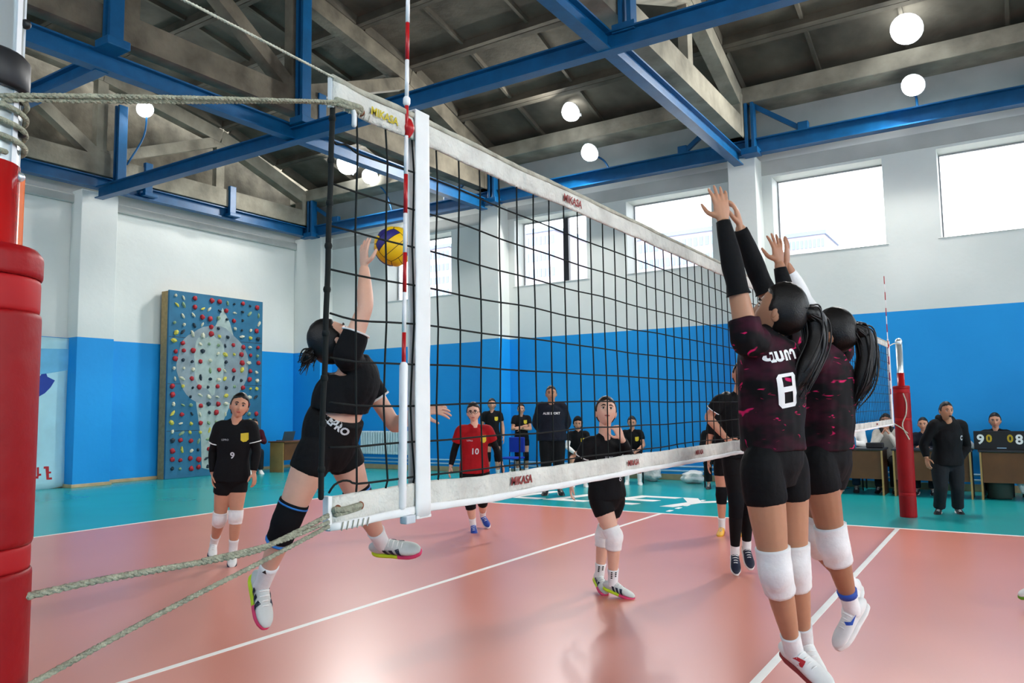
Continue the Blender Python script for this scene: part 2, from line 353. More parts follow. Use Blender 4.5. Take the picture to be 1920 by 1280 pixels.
def truss(x, label, m):
    t = thing('roof_truss', label, 'truss', (x, 0, 6.6)); off = t.location
    w = .26
    MB().bar((x, -9.1, 6.84), (x, 9.1, 6.84), w, .42).build('bottom_chord', m, t, off)
    for (ya, za), (yb, zb) in zip(PROF[:-1], PROF[1:]):
        MB().bar((x, ya if abs(ya) < 9 else 9.05*np.sign(ya), za-.06), (x, yb if abs(yb) < 9 else 9.05*np.sign(yb), zb-.06), w, .34).build('top_chord', m, t, off)
    for s in (-1, 1):
        MB().bevbox(x-w/2-.02, x+w/2+.02, *sorted((s*8.6, s*9.15)), 6.63, 7.5, .03).build('end_block', m, t, off)
        for a, b, ww in (((6, 8.25), (3, 7.0), .24), ((3, 7.0), (.1, 8.95), .24), ((3, 7.0), (3, 8.8), .2), ((6, 7.0), (6, 8.2), .16)):
            MB().bar((x, s*a[0], a[1]), (x, s*b[0], b[1]), w-.03, ww).build('web_member', m, t, off)
        for yy, zz in ((3, 7.08), (6, 8.22)):                     # swollen joints of the cast members
            MB().bevbox(x-w/2+.01, x+w/2-.01, s*yy-.3, s*yy+.3, zz-.17, zz+.15, .1).build('joint_block', m, t, off)
    MB().bar((x, 0, 7.0), (x, 0, 9.0), w-.03, .2, (1, 0, 0)).build('web_member', m, t, off)
truss(-15.05, 'concrete roof truss standing along the left end wall', M['pale'])
truss(-8.95, 'concrete roof truss above the second blue cross tie from the left', M['concrete'])
truss(-2.95, 'concrete roof truss over the pilaster behind the raised hands', M['pale'])
truss(3.05, 'concrete roof truss above the right edge of the court', M['pale'])

def ibeam(a, b, w, h, label, m=None):
    a, b = np.array(a, float), np.array(b, float); t = thing('steel_beam', label, 'beam', (a+b)/2); off = t.location; d = nrm(b-a)
    z = np.array([0, 0, 1.]) if abs(d[2]) < .8 else np.array([1., 0, 0])
    u = nrm(np.cross(d, z)); v = nrm(np.cross(u, d))
    MB().bar(a, b, .02, h-.02, v).build('web', M['steel'], t, off)
    for s in (-1, 1): MB().bar(a+v*s*(h/2-.012), b+v*s*(h/2-.012), w, .024, v).build('flange', M['steel'], t, off)
    return t
ibeam((-15.2, 8.9, 6.46), (15.9, 8.9, 6.46), .2, .3, 'long blue steel beam running above the windows of the right wall')
ibeam((-15.05, -9, 6.47), (-15.05, 8.8, 6.47), .2, .26, 'blue steel beam along the top of the left wall')
ibeam((-8.95, -9, 6.3), (-8.95, 8.8, 6.3), .18, .26, 'blue steel cross tie under the second truss, left of the net')
ibeam((-2.95, -9, 6.25), (-2.95, 8.8, 6.25), .18, .26, 'blue steel cross tie meeting the right wall behind the raised hands')
ibeam((3.05, -9, 6.25), (3.05, 8.8, 6.25), .18, .26, 'blue steel cross tie above the right end of the court')
ibeam((-15.0, 3, 6.24), (15.9, 3, 6.24), .18, .26, 'long blue steel tie crossing the hall from left pilaster to top edge')
ibeam((-15.0, -.35, 6.28), (-8.95, -.35, 6.28), .18, .24, 'short blue steel tie at the top left between two trusses')
for (x, y, z0, z1, lab) in ((-8.7, 3.0, 6.4, 8.9, 'blue steel hanger post rising beside the top cable of the net'), (-2.7, 3.1, 6.35, 8.9, 'blue steel hanger post over the tie crossing above the net'),
                      (-8.7, -.35, 6.42, 7.2, 'short wide blue steel hanger at the upper left'), (-14.75, 3.3, 6.3, 8.2, 'tall blue steel post on the left pilaster'),
                      (-14.75, 8.8, 6.3, 7.3, 'blue steel corner post between the two walls'), (-8.7, 8.8, 6.3, 7.3, 'blue steel post at the head of the second pilaster'), (-2.7, 8.8, 6.3, 7.3, 'blue steel post at the head of the pilaster behind the blockers')):
    t = thing('steel_post', lab, 'post', (x, y, z0)); off = t.location
    MB().bevbox(x-.09, x-.03, y-.1, y+.1, z0, z1, .006).build('channel', M['steel'], t, off)
    MB().bevbox(x+.03, x+.09, y-.1, y+.1, z0, z1, .006).build('channel', M['steel'], t, off)
    MB().bevbox(x-.16, x+.16, y-.16, y+.16, z0-.02, z0+.1, .01).build('foot_plate', M['steel'], t, off)
for xx, yy, lab in ((-8.95, 3.55, 'small blue bracket post right of the second hanger'), (-15.0, 4.05, 'small blue bracket post right of the left pilaster post'), (-15.0, 6.3, 'blue bracket post in the middle of the left truss')):
    t = thing('steel_bracket', lab, 'bracket', (xx, yy, 6.4)); off = t.location
    MB().bevbox(xx+.05, xx+.15, yy-.09, yy+.09, 6.4, 7.15, .01).build('stem', M['steel'], t, off)
    MB().bevbox(xx+.0, xx+.2, yy-.12, yy+.2, 6.38, 6.46, .01).build('plate', M['steel'], t, off)
for a, b, lab in (((-2.75, 8.9, 7.35), (-1.75, 8.9, 6.62), 'blue diagonal strut right of the pilaster behind the blockers'), ((-3.15, 8.9, 7.3), (-4.1, 8.9, 6.62), 'blue diagonal strut left of the pilaster behind the blockers'),
                  ((-9.15, 8.9, 7.3), (-10.1, 8.9, 6.62), 'blue diagonal strut left of the second pilaster'), ((-8.75, 8.9, 7.3), (-7.8, 8.9, 6.62), 'blue diagonal strut right of the second pilaster'), ((-14.8, 8.9, 7.2), (-13.9, 8.9, 6.62), 'blue diagonal strut at the hall corner')):
    t = thing('steel_strut', lab, 'strut', b); off = t.location
    MB().bar(a, b, .07, .09).build('brace', M['steel'], t, off)
    MB().bevbox(b[0]-.1, b[0]+.1, b[1]-.06, b[1]+.06, b[2]-.03, b[2]+.15, .02).build('cleat', M['steel'], t, off)

LAMP_W = 150
def lamp(c, base, label, r=.2, d=(-.2, -.75, -.6)):
    c, base = np.array(c, float), np.array(base, float); t = thing('floodlight', label, 'lamp', base); off = t.location
    mid = (c+base)/2+np.array([0, .18, .06])
    MB().loft([base, mid, c+np.array([0, .05, -.02])], .022, n=8).build('arm', M['steel'] if base[2] < 7.05 else M['lampb'], t, off)
    d = nrm(np.array(d))
    MB().loft([c-d*.16, c-d*.1, c-d*.02, c], [.05, r*.75, r*1.05, r*1.08], n=20, sub=2, rnd=False).build('housing', M['lampb'], t, off)
    MB().loft([c, c+d*r*.5, c+d*r*.85, c+d*r], [r, r*.87, r*.52, r*.06], n=20, sub=2).build('lens', M['lampm'], t, off)
    ld = bpy.data.lights.new('flood_beam', 'AREA'); ld.shape = 'DISK'; ld.size = .36; ld.energy = LAMP_W*(.25 if c[0] < -14 else (.25 if c[1] < 0 else 1)); ld.color = (1, .98, .94)
    lo = bpy.data.objects.new('flood_beam', ld); COL.objects.link(lo); lo.parent = t; lo.location = tuple(c+d*(r+.04)-off)
    lo.rotation_euler = Vector(d).to_track_quat('-Z', 'Y').to_euler()
lamp((.12, 8.7, 6.95), (.15, 8.9, 6.6), 'glowing floodlight on a short blue arm above the rightmost windows', .18)
lamp((-6.1, 8.7, 6.98), (-5.75, 8.9, 6.6), 'glowing floodlight on a bent blue arm above the window behind the net tape', .19)
lamp((-12.4, 8.6, 7.55), (-11.9, 8.9, 6.6), 'smaller glowing floodlight behind the net, near the hall corner', .2, (.35, -.7, -.6))
lamp((.13, 8.0, 7.66), (.2, 8.3, 7.75), 'brightest floodlight under the roof at the upper right', .24)
lamp((-6.3, 8.25, 7.78), (-6.2, 8.5, 7.75), 'round floodlight hanging under the roof slabs in the middle', .2)
lamp((-13.0, 8.4, 7.93), (-13.0, 8.6, 7.7), 'large glowing floodlight seen through the net near the hall corner', .27, (.35, -.7, -.6))
lamp((-14.6, 3.75, 8.25), (-14.9, 3.55, 7.0), 'floodlight on a curved blue arm on the left truss', .17, (.8, -.3, -.5))

for x, lab in ((-12, 'added unseen floodlight on the opposite long wall, far left bay'), (-6, 'added unseen floodlight on the opposite long wall, left of the court centre'), (0.2, 'added unseen floodlight on the opposite long wall beside the camera'), (6, 'added unseen floodlight on the opposite long wall, right of the court centre'), (12, 'added unseen floodlight on the opposite long wall, far right bay')):  # out-of-view lamps added along the opposite wall to brighten the hall
    lamp((x, -8.6, 7.2), (x, -8.9, 6.6), lab, .2, (-.25, .75, -.6))
# ---------------------------------------------------------------- outside: pale apartment blocks and ground
gr = struct(MB().box(-400, 400, 14, 500, -12.5, -12).build('outside_ground', M['ground']))
def block(x0, x1, y0, z1, nf, nc, label):
    t = thing('apartment_block', label, 'building', ((x0+x1)/2, y0, -12)); off = t.location
    MB().box(x0, x1, y0, y0+14, -12, z1).build('wall', M['bldg'], t, off)
    MB().box(x0-.4, x1+.4, y0-.4, y0+14, z1, z1+.8).build('roof', M['bldgw'], t, off)
    wm = MB(); fh = 3.1; cw = (x1-x0)/nc
    for k in range(nf):
        z = z1-2.4-k*fh
        for j in range(nc): wm.box(x0+cw*(j+.18), x0+cw*(j+.82), y0-.12, y0, z, z+1.6)
    o = wm.build('window_rows', M['bldgw'], t, off); o['kind'] = 'stuff'
def wx(px, py, y):
    d = CR*(px-960)/FPX+CU*(640-py)/FPX+CF; s = (y-CAM[1])/d[1]; return CAM+d*s
def blk(pa, pb, ptop, y, nf, nc, label):
    a, b = wx(pa, ptop, y), wx(pb, ptop, y); block(a[0], b[0], y, a[2], nf, nc, label)
blk(1476, 1546, 447, 150, 14, 9, 'distant blue-grey apartment block in the window behind the white sleeve')
blk(1195, 1342, 452, 130, 14, 14, 'distant wide pale apartment block in the window left of the raised hands')
blk(985, 1040, 440, 120, 13, 7, 'distant pale apartment block left of the window post seen through the net')
blk(1050, 1090, 470, 170, 12, 5, 'lower distant block right of the window post seen through the net')
blk(795, 842, 470, 140, 12, 6, 'distant pink-white block in the window beside the net strap')
# ---------------------------------------------------------------- the net with its straps, antennas, ropes and posts
def onp(px, py, ax, val):               # where the sight line of a photograph point meets the plane axis = val
    d = CR*(px-960)/FPX+CU*(640-py)/FPX+CF; return CAM+d*((val-CAM[ax])/d[ax])
rng = np.random.default_rng(5)
YA, YZ = -4.75, 4.62
net = thing('volleyball_net', 'black volleyball net with white bands stretched across the court', 'net', (0, 0, 1.24)); NO = net.location
def band(z0, z1, name, m, th=.007, wr=.004, y0=YA, y1=YZ, n=260):
    ys = np.linspace(y0, y1, n); fade = .6+.9*np.exp(-(ys-y0)/1.2)
    xs = np.array([noise.noise((y*9, z0*7, 0)) for y in ys])*wr*fade; dz = np.array([noise.noise((y*4, z0*3, 5)) for y in ys])*.004*fade
    rad = [((z1-z0)/2+.003*noise.noise((y*11, z1, 2)), th*(1+.35*noise.noise((y*16, z1, 8)))) for y in ys]
    P = np.stack([xs, ys, (z0+z1)/2+dz], 1)
    return MB().loft(P, rad, (0, 0, 1), n=12, sub=1, rnd=False, sq=4).build(name, m, net, NO)
band(2.172, 2.232, 'top_band', M['tape'])
band(2.228, 2.243, 'top_hem', M['grime'], .009, .004)
band(1.243, 1.302, 'bottom_band', M['tape'])
band(1.226, 1.246, 'bottom_hem', M['tape2'], .010, .003)
MB().bevbox(-.007, .007, YA-.002, YA+.008, 2.168, 2.238, .002).build('end_binding', M['tape2'], net, NO)
MB().bevbox(-.009, .009, YA-.006, YA+.006, 1.23, 1.302, .002).build('end_binding', M['tape2'], net, NO)
# cords
zs = [2.082-.0955*k for k in range(9)]
ys = np.arange(-4.665, 4.6, .1)
def wob(y, z):
    e = math.exp(-(y-YA)/.7)
    return np.array([.006*noise.noise((y*2.1, z*3, 1)), .012*noise.noise((y*3, z*4, 4))*(.4+e), .010*noise.noise((y*2.7, z*5, 9))*(.5+e) - .012*e*math.sin((z-1.28)/.9*math.pi*2)])
CR_ = .0026
for y in ys:
    P = [(0, y, 2.175)]+[tuple(np.array([0, y, z])+wob(y, z)) for z in zs]+[(0, y+.006*noise.noise((y*7, 0, 0)), 1.30)]
    MB().loft(P, CR_, (1, 0, 0), n=5, sub=1, rnd=False).build('vertical_cord', M['cord'], net, NO)
for k, z in enumerate(zs):
    P = [(0, YA+.004, z-.010*(k-4)/4+.01*(1 if k in (0,) else 0))]
    if k in (0, 8):
        w = np.array([0, ys[0], z])+wob(ys[0], z); s = 1
        P += [(0, YA+.02, z+.006), (0, YA+.045, z+.013), (0, YA+.068, z+.010)]
    P += [tuple(np.array([0, y, z])+wob(y, z)) for y in ys]+[(0, YZ, z)]
    MB().loft(P, CR_, (1, 0, 0), n=5, sub=2, rnd=False).build('horizontal_cord', M['cord'], net, NO)
for y0, dy in ((YA+.008, -.028), (YZ-.01, .01)):
    P = [(0, y0+dy*(2.17-z)/.88+.003*noise.noise((z*9, y0, 0)), z) for z in np.linspace(2.17, 1.3, 18)]
    MB().loft(P, .0062, (1, 0, 0), n=8, sub=2).build('edge_rope', M['cord'], net, NO)
    for z in np.arange(1.36, 2.15, .098):
        y = y0+dy*(2.17-z)/.88; MB().ball((0, y, z), (.0085, .0085, .011), 8, 6).build('knot', M['cord'], net, NO)
# lashing at the near ends of the bands
for zc, sg in ((2.185, -1), (1.272, 1)):
    P = [(.012, YA+.008, zc), (.019, YA+.03, zc-.002), (.019, YA+.075, zc+.002), (.008, YA+.09, zc)]
    MB().loft(P, .0075, (1, 0, 0), n=8).build('lashing', M['rope'], net, NO)
    MB().loft([(.013, YA+.012, zc-.010), (.019, YA+.05, zc-.006), (.010, YA+.088, zc-.004)], .006, (1, 0, 0), n=8).build('lashing', M['rope'], net, NO)
    for yy in (YA+.022, YA+.092):
        MB().loft([(.004, yy, zc), (.011, yy, zc)], [(.011, .011), (.009, .009)], (0, 1, 0), n=14, sub=1, rnd=False).build('eyelet', M['rust'], net, NO)
    for q in range(6):
        y = YA+.03+q*.016
        MB().loft([(.013, y, 1.226 if sg > 0 else 2.166), (.014, y+.004, 1.243 if sg > 0 else 2.18)], .0016, n=5, sub=1).build('stitch', M['grime'], net, NO)
MB().loft([(.014, YA+.055, 2.18), (.02, YA+.056, 2.165), (.018, YA+.058, 2.14)], .006, n=7).build('rope_tail', M['tape2'], net, NO)
# strap (side band) and antenna at both sidelines
def strap(y, label):
    t = thing('side_strap', label, 'strap', (0.02, y, 1.22)); off = t.location
    P = [(.0125+.002*noise.noise((z*6, y, 3)), y+.004*noise.noise((z*2.2, y, 0)), z) for z in np.linspace(1.222, 2.252, 30)]
    MB().loft(P, [(.0285+.002*noise.noise((k*.9, 1, y)), .0035) for k in range(30)], (0, 1, 0), n=10, sub=1, rnd=False, sq=5).build('band', M['tape2'], t, off)
    MB().loft([(-.0135, y, 1.24), (-.0135, y, 2.24)], [(.027, .003)]*2, (0, 1, 0), n=10, sub=1, rnd=False, sq=5).build('back_band', M['tape2'], t, off)
    MB().bevbox(-.016, .0155, y-.0285, y+.0285, 2.247, 2.254, .002).build('fold', M['tape2'], t, off)
    MB().bevbox(-.016, .0155, y-.0285, y+.0285, 1.218, 1.226, .002).build('fold', M['tape2'], t, off)
    MB().bevbox(.0, .022, y-.075, y-.04, 1.212, 1.232, .003).build('buckle', M['lampb'], t, off)
strap(-4.44, 'white vertical strap on the near end of the net')
strap(4.52, 'narrow white vertical strap on the far end of the net')
def antenna(p0, p1, label, ph):
    p0, p1 = np.array(p0), np.array(p1); t = thing('net_antenna', label, 'antenna', p0); off = t.location; n = 18
    for k in range(n):
        a, b = p0+(p1-p0)*k/n, p0+(p1-p0)*(k+1)/n
        MB().loft([a, b], .0052, n=10, sub=1, rnd=False).build('band', M['antr'] if (k+ph) % 2 else M['antw'], t, off)
    d = nrm(p1-p0)
    MB().loft([p0-d*.02, p0+d*.32], .0105, n=10, sub=1).build('sleeve', M['antw'], t, off)
    q = p0+d*.925
    MB().loft([q+(.0, .006, -.022), q+(0, .008, -.004), q+(0, .008, .016)], [.008, .0155, .009], n=12).build('clamp_knob', M['antr'], t, off)
    MB().loft([q+d*.06, q+d*.072], .0095, n=12, sub=1).build('ring', M['antw'], t, off)
antenna((.008, -4.515, 1.275), (.008, -4.478, 3.075), 'red and white antenna on the near end of the net', 0)
antenna((.008, 4.47, 1.275), (.008, 4.45, 3.05), 'red and white antenna on the far end of the net', 0)
# prints on the bands
for y, z, txt, m, s in ((-4.582, 2.197, 'MIKASA', 'yellow', .028), (-3.62, 2.199, 'MIKASA', 'redprint', .038), (-3.98, 1.272, 'MIKASA', 'redprint', .034), (-1.9, 2.199, 'MIKASA', 'redprint', .036), (-3.17, 1.272, 'MIKASA', 'redprint', .03), (-2.42, 1.272, 'MIKASA', 'redprint', .03), (3.2, 1.272, 'MIKASA', 'redprint', .03)):
    letter(txt, s, M[m], (.0125, y, z), (0, 1, 0), (0, 0, 1), net, 'print', .12, .0004, .0006)

# posts
def post(y, label, near):
    t = thing('net_post', label, 'post', (0, y, 0)); off = t.location; sg = 1 if near else -1
    rp = .052
    MB().loft([(0, y, 1.8), (0, y, 1.83), (0, y, 2.62 if near else 2.3)], rp if near else .042, n=24, sub=1, rnd=False).build('steel_tube', M['chrome'], t, off)
    for a in ((.6, 1.35, 2.3) if near else (1,)):
        x, yy = rp*math.cos(a), rp*math.sin(a); MB().bar((x, y+yy, 1.84), (x, y+yy, 2.6 if near else 2.28), .012, .004, (math.cos(a), math.sin(a), 0)).build('groove', M['lampb'], t, off)
    MB().loft([(0, y, 0), (0, y, 1.5), (0, y, 1.853 if near else 1.9)], rp+.003 if near else .047, n=24, sub=1, rnd=False).build('red_tube', M['redpaint'], t, off)
    r = .09 if near else .105; zt = 1.727
    seg = [(0, .28), (.28, .32), (.32, 1.265), (1.265, 1.3), (1.3, 1.632), (1.632, 1.683), (1.683, zt)]
    for k, (a, b) in enumerate(seg):
        rr = r-(.0025 if k % 2 else 0); mid = (a+b)/2; c = .010 if k in (6,) else .003
        MB().loft([(0, y, a), (0, y, a+.004), (0, y, a+.009), (0, y, b-c-.005), (0, y, b-c), (0, y, b)], [rr-.002, rr-.0003, rr, rr, rr-.0005, rr-c*.8], n=32, sub=1, rnd=False).build('pad_band' if k % 2 else 'pad', M['redpad2'] if k % 2 else M['redpad'], t, off)
    if near:
        MB().loft([(0, y, 1.962), (0, y, 1.968), (0, y, 2.012), (0, y, 2.018)], [.058, .063, .063, .058], n=28, sub=1, rnd=False).build('collar', M['black'], t, off)
        for z, m in ((2.075, 'black'), (1.955, 'black'), (1.905, 'black'), (1.838, 'chrome')):
            a = .95; MB().ball((rp*math.cos(a)+.002, y+rp*math.sin(a)+.002, z), .0075, 10, 8).build('screw', M[m], t, off)
        MB().bevbox(-.03, .01, y+.052, y+.064, 1.5, 1.85, .003).build('orange_strip', mat('orange_strip', '#d8641a', .4, .06), t, off)
    else:
        MB().loft([(0, y, 2.29), (0, y, 2.33)], .046, n=16, sub=1).build('cap', M['chrome'], t, off)
        MB().loft([(.03, y-.1, 1.62), (.06, y-.1, 1.5), (.05, y-.105, 1.35), (.0, y-.105, 1.2), (.07, y-.1, 1.02)], .008, n=6).build('loose_rope', M['cable'], t, off)
    return t
post(-5.45, 'tall red padded net post at the left edge with bare steel tube', True)
post(5.62, 'far red padded net post beside the referee in black', False)
def rope(pts, r, label, m='rope', twist=True):
    P = crom(np.array(pts, float), 14); t = thing('rope', label, 'rope', P[len(P)//2]); off = t.location
    if twist:
        T = np.gradient(P, axis=0); T /= np.linalg.norm(T, axis=1)[:, None]; U = nrm(np.cross(T[0], (0, 0, 1))); 
        L = np.concatenate([[0], np.cumsum(np.linalg.norm(np.diff(P, axis=0), axis=1))]); n = max(60, int(L[-1]/.008)); S = np.linspace(0, L[-1], n)
        Q = np.stack([np.interp(S, L, P[:, i]) for i in range(3)], 1); T = np.gradient(Q, axis=0); T /= np.linalg.norm(T, axis=1)[:, None]
        for k in range(3):
            a = S/(r*7)*2*math.pi+k*2.094; U = np.cross(T, (0.01, .02, 1)); U /= np.linalg.norm(U, axis=1)[:, None]; W = np.cross(T, U)
            MB().loft(Q+U*(r*.5*np.cos(a))[:, None]+W*(r*.5*np.sin(a))[:, None], r*.62, n=6, sub=1).build('strand', M[m], t, off)
    else:
        MB().loft(P, r, n=8, sub=1).build('strand', M[m], t, off)
    return t
yp = -5.45
rope([(.008, YA+.02, 2.236), (.02, -5.0, 2.237), (.03, -5.2, 2.236), (.03, -5.42, 2.242)], .0032, 'thin pale cable running up from the top corner of the net', 'cable')
rope([(.014, YA+.03, 2.187), tuple(onp(500, 187, 0, .03)), tuple(onp(300, 182, 0, .045)), tuple(onp(45, 179, 0, .055)), tuple(onp(0, 180, 0, .05))], .0042, 'upper grey rope tied from the net to the left post', 'rope')
rope([(.012, YA+.03, 2.181), tuple(onp(560, 191, 0, .012)), tuple(onp(300, 191, 0, .03)), tuple(onp(40, 187, 0, .05)), tuple(onp(5, 190, 0, .05))], .0042, 'lower of the two grey ropes tied to the left post top', 'rope')
rope([(.0595*math.cos(a), yp+.0595*math.sin(a), 1.952-(a-.5)*.0036) for a in np.arange(.5, 25.5, .35)], .0042, 'grey rope wound in coils round the steel tube of the left post', 'rope', False)
rope([(.012, YA-.01, 1.262), tuple(onp(520, 1015, 0, .03)), tuple(onp(450, 1040, 0, .04)), tuple(onp(200, 1085, 0, .06)), tuple(onp(40, 1120, 0, .06)), tuple(onp(-60, 1140, 0, .03))], .0055, 'thick grey rope from the lower net corner to the red post pad', 'rope')
rope([(.016, YA-.012, 1.24), tuple(onp(500, 1048, 0, .04)), tuple(onp(300, 1150, 0, .07)), tuple(onp(60, 1281, 0, .1)), tuple(onp(-40, 1340, 0, .09))], .0048, 'slanting grey rope below the thick one, leaving the lower net corner', 'rope')
P = [(.02, YA-.015, 1.25), tuple(onp(540, 1010, 0, .03)), tuple(onp(470, 1030, 0, .04)), tuple(onp(380, 1050, 0, .05))]
rope(P, .004, 'short second grey rope ending in a knot beside the thick rope', 'rope')
rope([(0, 4.62, 2.2), (0, 5.1, 2.26), (0, 5.57, 2.29)], .006, 'pale cable from the net top to the far post', 'cable')
rope([(0, 4.62, 1.25), (.03, 5.1, 1.18), (.06, 5.5, 1.1)], .006, 'pale rope from the lower net corner to the far post', 'cable')
# ---------------------------------------------------------------- climbing board, banner, tables, bags, ball
bd = thing('climbing_board', 'tall blue climbing board studded with red and pale holds on the left wall', 'climbing wall', (-15.3, 6.2, 0)); BO = bd.location
BX = -15.22; Y0, Y1, ZT = 4.86, 7.56, 4.40
MB().bevbox(BX-.06, BX, Y0, Y1, 0, ZT, .008).build('panel', M['board'], bd, BO)
MB().box(BX-.30, BX-.06, Y0+.0, Y0+.07, 0, ZT-.02).build('side_frame', M['plywood'], bd, BO)
MB().box(BX-.30, BX-.06, Y1-.07, Y1, 0, ZT-.02).build('side_frame', M['plywood'], bd, BO)
MB().box(BX-.34, BX-.06, Y0+.07, Y1-.07, ZT-.12, ZT-.04).build('top_frame', M['plywood'], bd, BO)
for z in (1.1, 2.2, 3.3): MB().box(BX-.001, BX+.001, Y0+.01, Y1-.01, z-.006, z+.006).build('panel_seam', M['dark'], bd, BO)
def plate(pts, m, name, th):
    mb = MB(); n = len(pts); V = [(BX+th, y, z) for y, z in pts]+[(BX-.001, y, z) for y, z in pts]
    mb.add(V, [tuple(range(n)), tuple(range(2*n-1, n-1, -1))]+[(i, n+i, n+(i+1) % n, (i+1) % n) for i in range(n)]); mb.build(name, m, bd, BO)
def bloby(cy, cz, ry, rz, seed, amp=.08, n=40):
    return [(cy+ry*math.cos(a)*(1+amp*noise.noise((math.cos(a)*2, math.sin(a)*2, seed))), cz+rz*math.sin(a)*(1+amp*noise.noise((math.cos(a)*2, math.sin(a)*2, seed)))) for a in np.arange(n)*2*math.pi/n]
plate([(6.32, 4.12), (6.55, 3.75), (6.78, 3.1), (6.6, 2.8), (5.85, 2.9), (5.95, 3.3), (6.15, 3.7)], M['boardpale'], 'grey_mural', .0015)
plate(bloby(6.1, 2.66, 1.02, .98, 3), M['boardgrey'], 'grey_mural', .003)
plate(bloby(5.98, 2.75, .42, .72, 7, .3), M['boardpale'], 'grey_mural', .0042)
plate([(5.62, 1.8), (6.62, 1.75), (6.35, 1.2), (6.3, .45), (6.1, .12), (5.82, .2), (5.78, .9)], M['boardpale'], 'grey_mural', .0022)
rh = random.Random(11); HM = {}
def hold_mesh(kind, k):
    if (kind, k) in HM: return HM[(kind, k)]
    bm = bmesh.new(); bmesh.ops.create_icosphere(bm, subdivisions=2 if kind == 'hred' else 1, radius=1)
    e = {'hred': (.05, .062, .06)}.get(kind, ((.045, .085, .035), (.05, .05, .045), (.05, .07, .055))[k])
    for v in bm.verts:
        q = 1+.35*noise.noise(v.co*1.7+Vector((k*9, 3, len(kind)))); v.co = Vector((max(-.02, v.co.x*e[0]*q), v.co.y*e[1]*q, v.co.z*e[2]*q))
    me = bpy.data.meshes.new('hold'); bm.to_mesh(me); bm.free(); me.materials.append(M[kind])
    if kind == 'hred': me.polygons.foreach_set('use_smooth', [True]*len(me.polygons))
    HM[(kind, k)] = me; return me
for r in range(20):
    for c in range(11):
        if rh.random() < .07: continue
        kind = rh.choices(['hred', 'hyel', 'hwhite', 'hdark', 'hgreen'], [28, 17, 24, 20, 11])[0]
        o = link('hold', hold_mesh(kind, rh.randrange(3)), bd); o.location = (BX+.01-BO[0], Y0+.16+c*.238+rh.uniform(-.04, .04)-BO[1], ZT-.14-r*.213+rh.uniform(-.03, .03)); s = rh.uniform(.75, 1.15)
        o.rotation_euler.x = rh.uniform(0, 6.3); o.scale = (s, s, s)
# banner on the left wall
bn = thing('banner', 'pale blue cloth banner hanging on the left wall behind the red post', 'banner', (WX+.08, 1.6, 0)); NB = bn.location
by = float(onp(126, 780, 0, WX+.08)[1]); n = 14; V = []; F = []
def bx(y, z): return WX+.05+.035*noise.noise((y*1.3, z*.8, 3))*(1 if z < 2.9 else .4)+.03
mb = MB(); gy = np.linspace(by-2.6, by, 27); gz = np.linspace(.03, 3.12, 25)
for y in gy:
    for z in gz: V.append((bx(y, z), y, z+(.05*math.sin((y-by)*2) if z < .1 else 0)))
F = [(i*25+j, (i+1)*25+j, (i+1)*25+j+1, i*25+j+1) for i in range(26) for j in range(24)]
mb.add(V, F, True); o = mb.build('cloth', M['banner'], bn, NB); md = o.modifiers.new('thickness', 'SOLIDIFY'); md.thickness = .004
def onbanner(pts, m, name):
    P = [(bx(y, z)+.006, y, z) for y, z in pts]; n = len(P); MB().add(P+[(x-.003, y, z) for x, y, z in P], [tuple(range(n)), tuple(range(2*n-1, n-1, -1))]+[(i, n+i, n+(i+1) % n, (i+1) % n) for i in range(n)]).build(name, m, bn, NB)
for za, zb in ((2.9, 2.75), (2.75, 2.6), (2.6, 2.45)): 
    onbanner([(by-.02-t, za+.0-.12*math.sin(t*1.4)*(1 if za < 2.8 else .3)) for t in np.linspace(0, 1.2, 12)]+[(by-.02-t, zb-.16*math.sin(t*1.3)) for t in np.linspace(1.2, 0, 12)], M['bannerb'], 'blue_band')
def bp(px, py):
    q = onp(px, py, 0, WX+.08); return float(q[1]), float(q[2])
onbanner([bp(83, 690), bp(89, 706), bp(103, 713), bp(95, 726), bp(84, 737), bp(68, 746), bp(50, 752), bp(30, 750), bp(20, 735), bp(45, 728), bp(62, 716), bp(76, 704)], M['navy'], 'blue_emblem')
for pts in (((85, 874), (91.5, 874), (91.5, 899), (87, 899)), ((82, 874.5), (87, 874), (87, 878), (82, 878.5)), ((91, 884), (95.5, 883.5), (95.5, 887), (91, 887.5)), ((91, 895), (97, 894.5), (97, 898.5), (91, 899)),
            ((60, 876), (64, 875.5), (64, 897), (60, 897)), ((63, 893), (72, 892.5), (72, 897), (63, 897)), ((69, 876), (73, 875.5), (73, 893), (69, 893)), ((72, 888), (77, 887.5), (77, 891.5), (72, 892)), ((50, 876), (54, 876), (54, 897), (50, 897))):
    onbanner([bp(*p) for p in pts][::-1], M['bred'], 'banner_letter')

# tables
def desk(x0, x1, y0, dep, label, h=.76, group=None):
    t = thing('desk', label, 'table', ((x0+x1)/2, y0+dep/2, 0), group); off = t.location
    MB().bevbox(x0-.02, x1+.02, y0-.03, y0+dep, h-.03, h, .005).build('table_top', M['dark'], t, off)
    MB().box(x0+.03, x1-.03, y0+.03, y0+.048, .26, h-.03).build('front_panel', M['wood'], t, off)
    for x in (x0, x1-.025):
        MB().box(x, x+.025, y0, y0+dep-.04, 0, h-.03).build('side_panel', M['wood'], t, off)
        MB().box(x-.001, x+.026, y0-.006, y0, 0, h-.03).build('edge_strip', M['woodedge'], t, off)
    return t
TY = 8.12
def tx(px): return float(onp(px, 880, 1, TY)[0])
desk(tx(1512), tx(1656), TY, .58, 'brown judging table left of the far red post')
desk(tx(1675), tx(1822), TY, .58, 'brown judging table behind the referee in black')
desk(tx(1838), tx(1990), TY, .58, 'brown judging table under the scoreboard at the right edge')
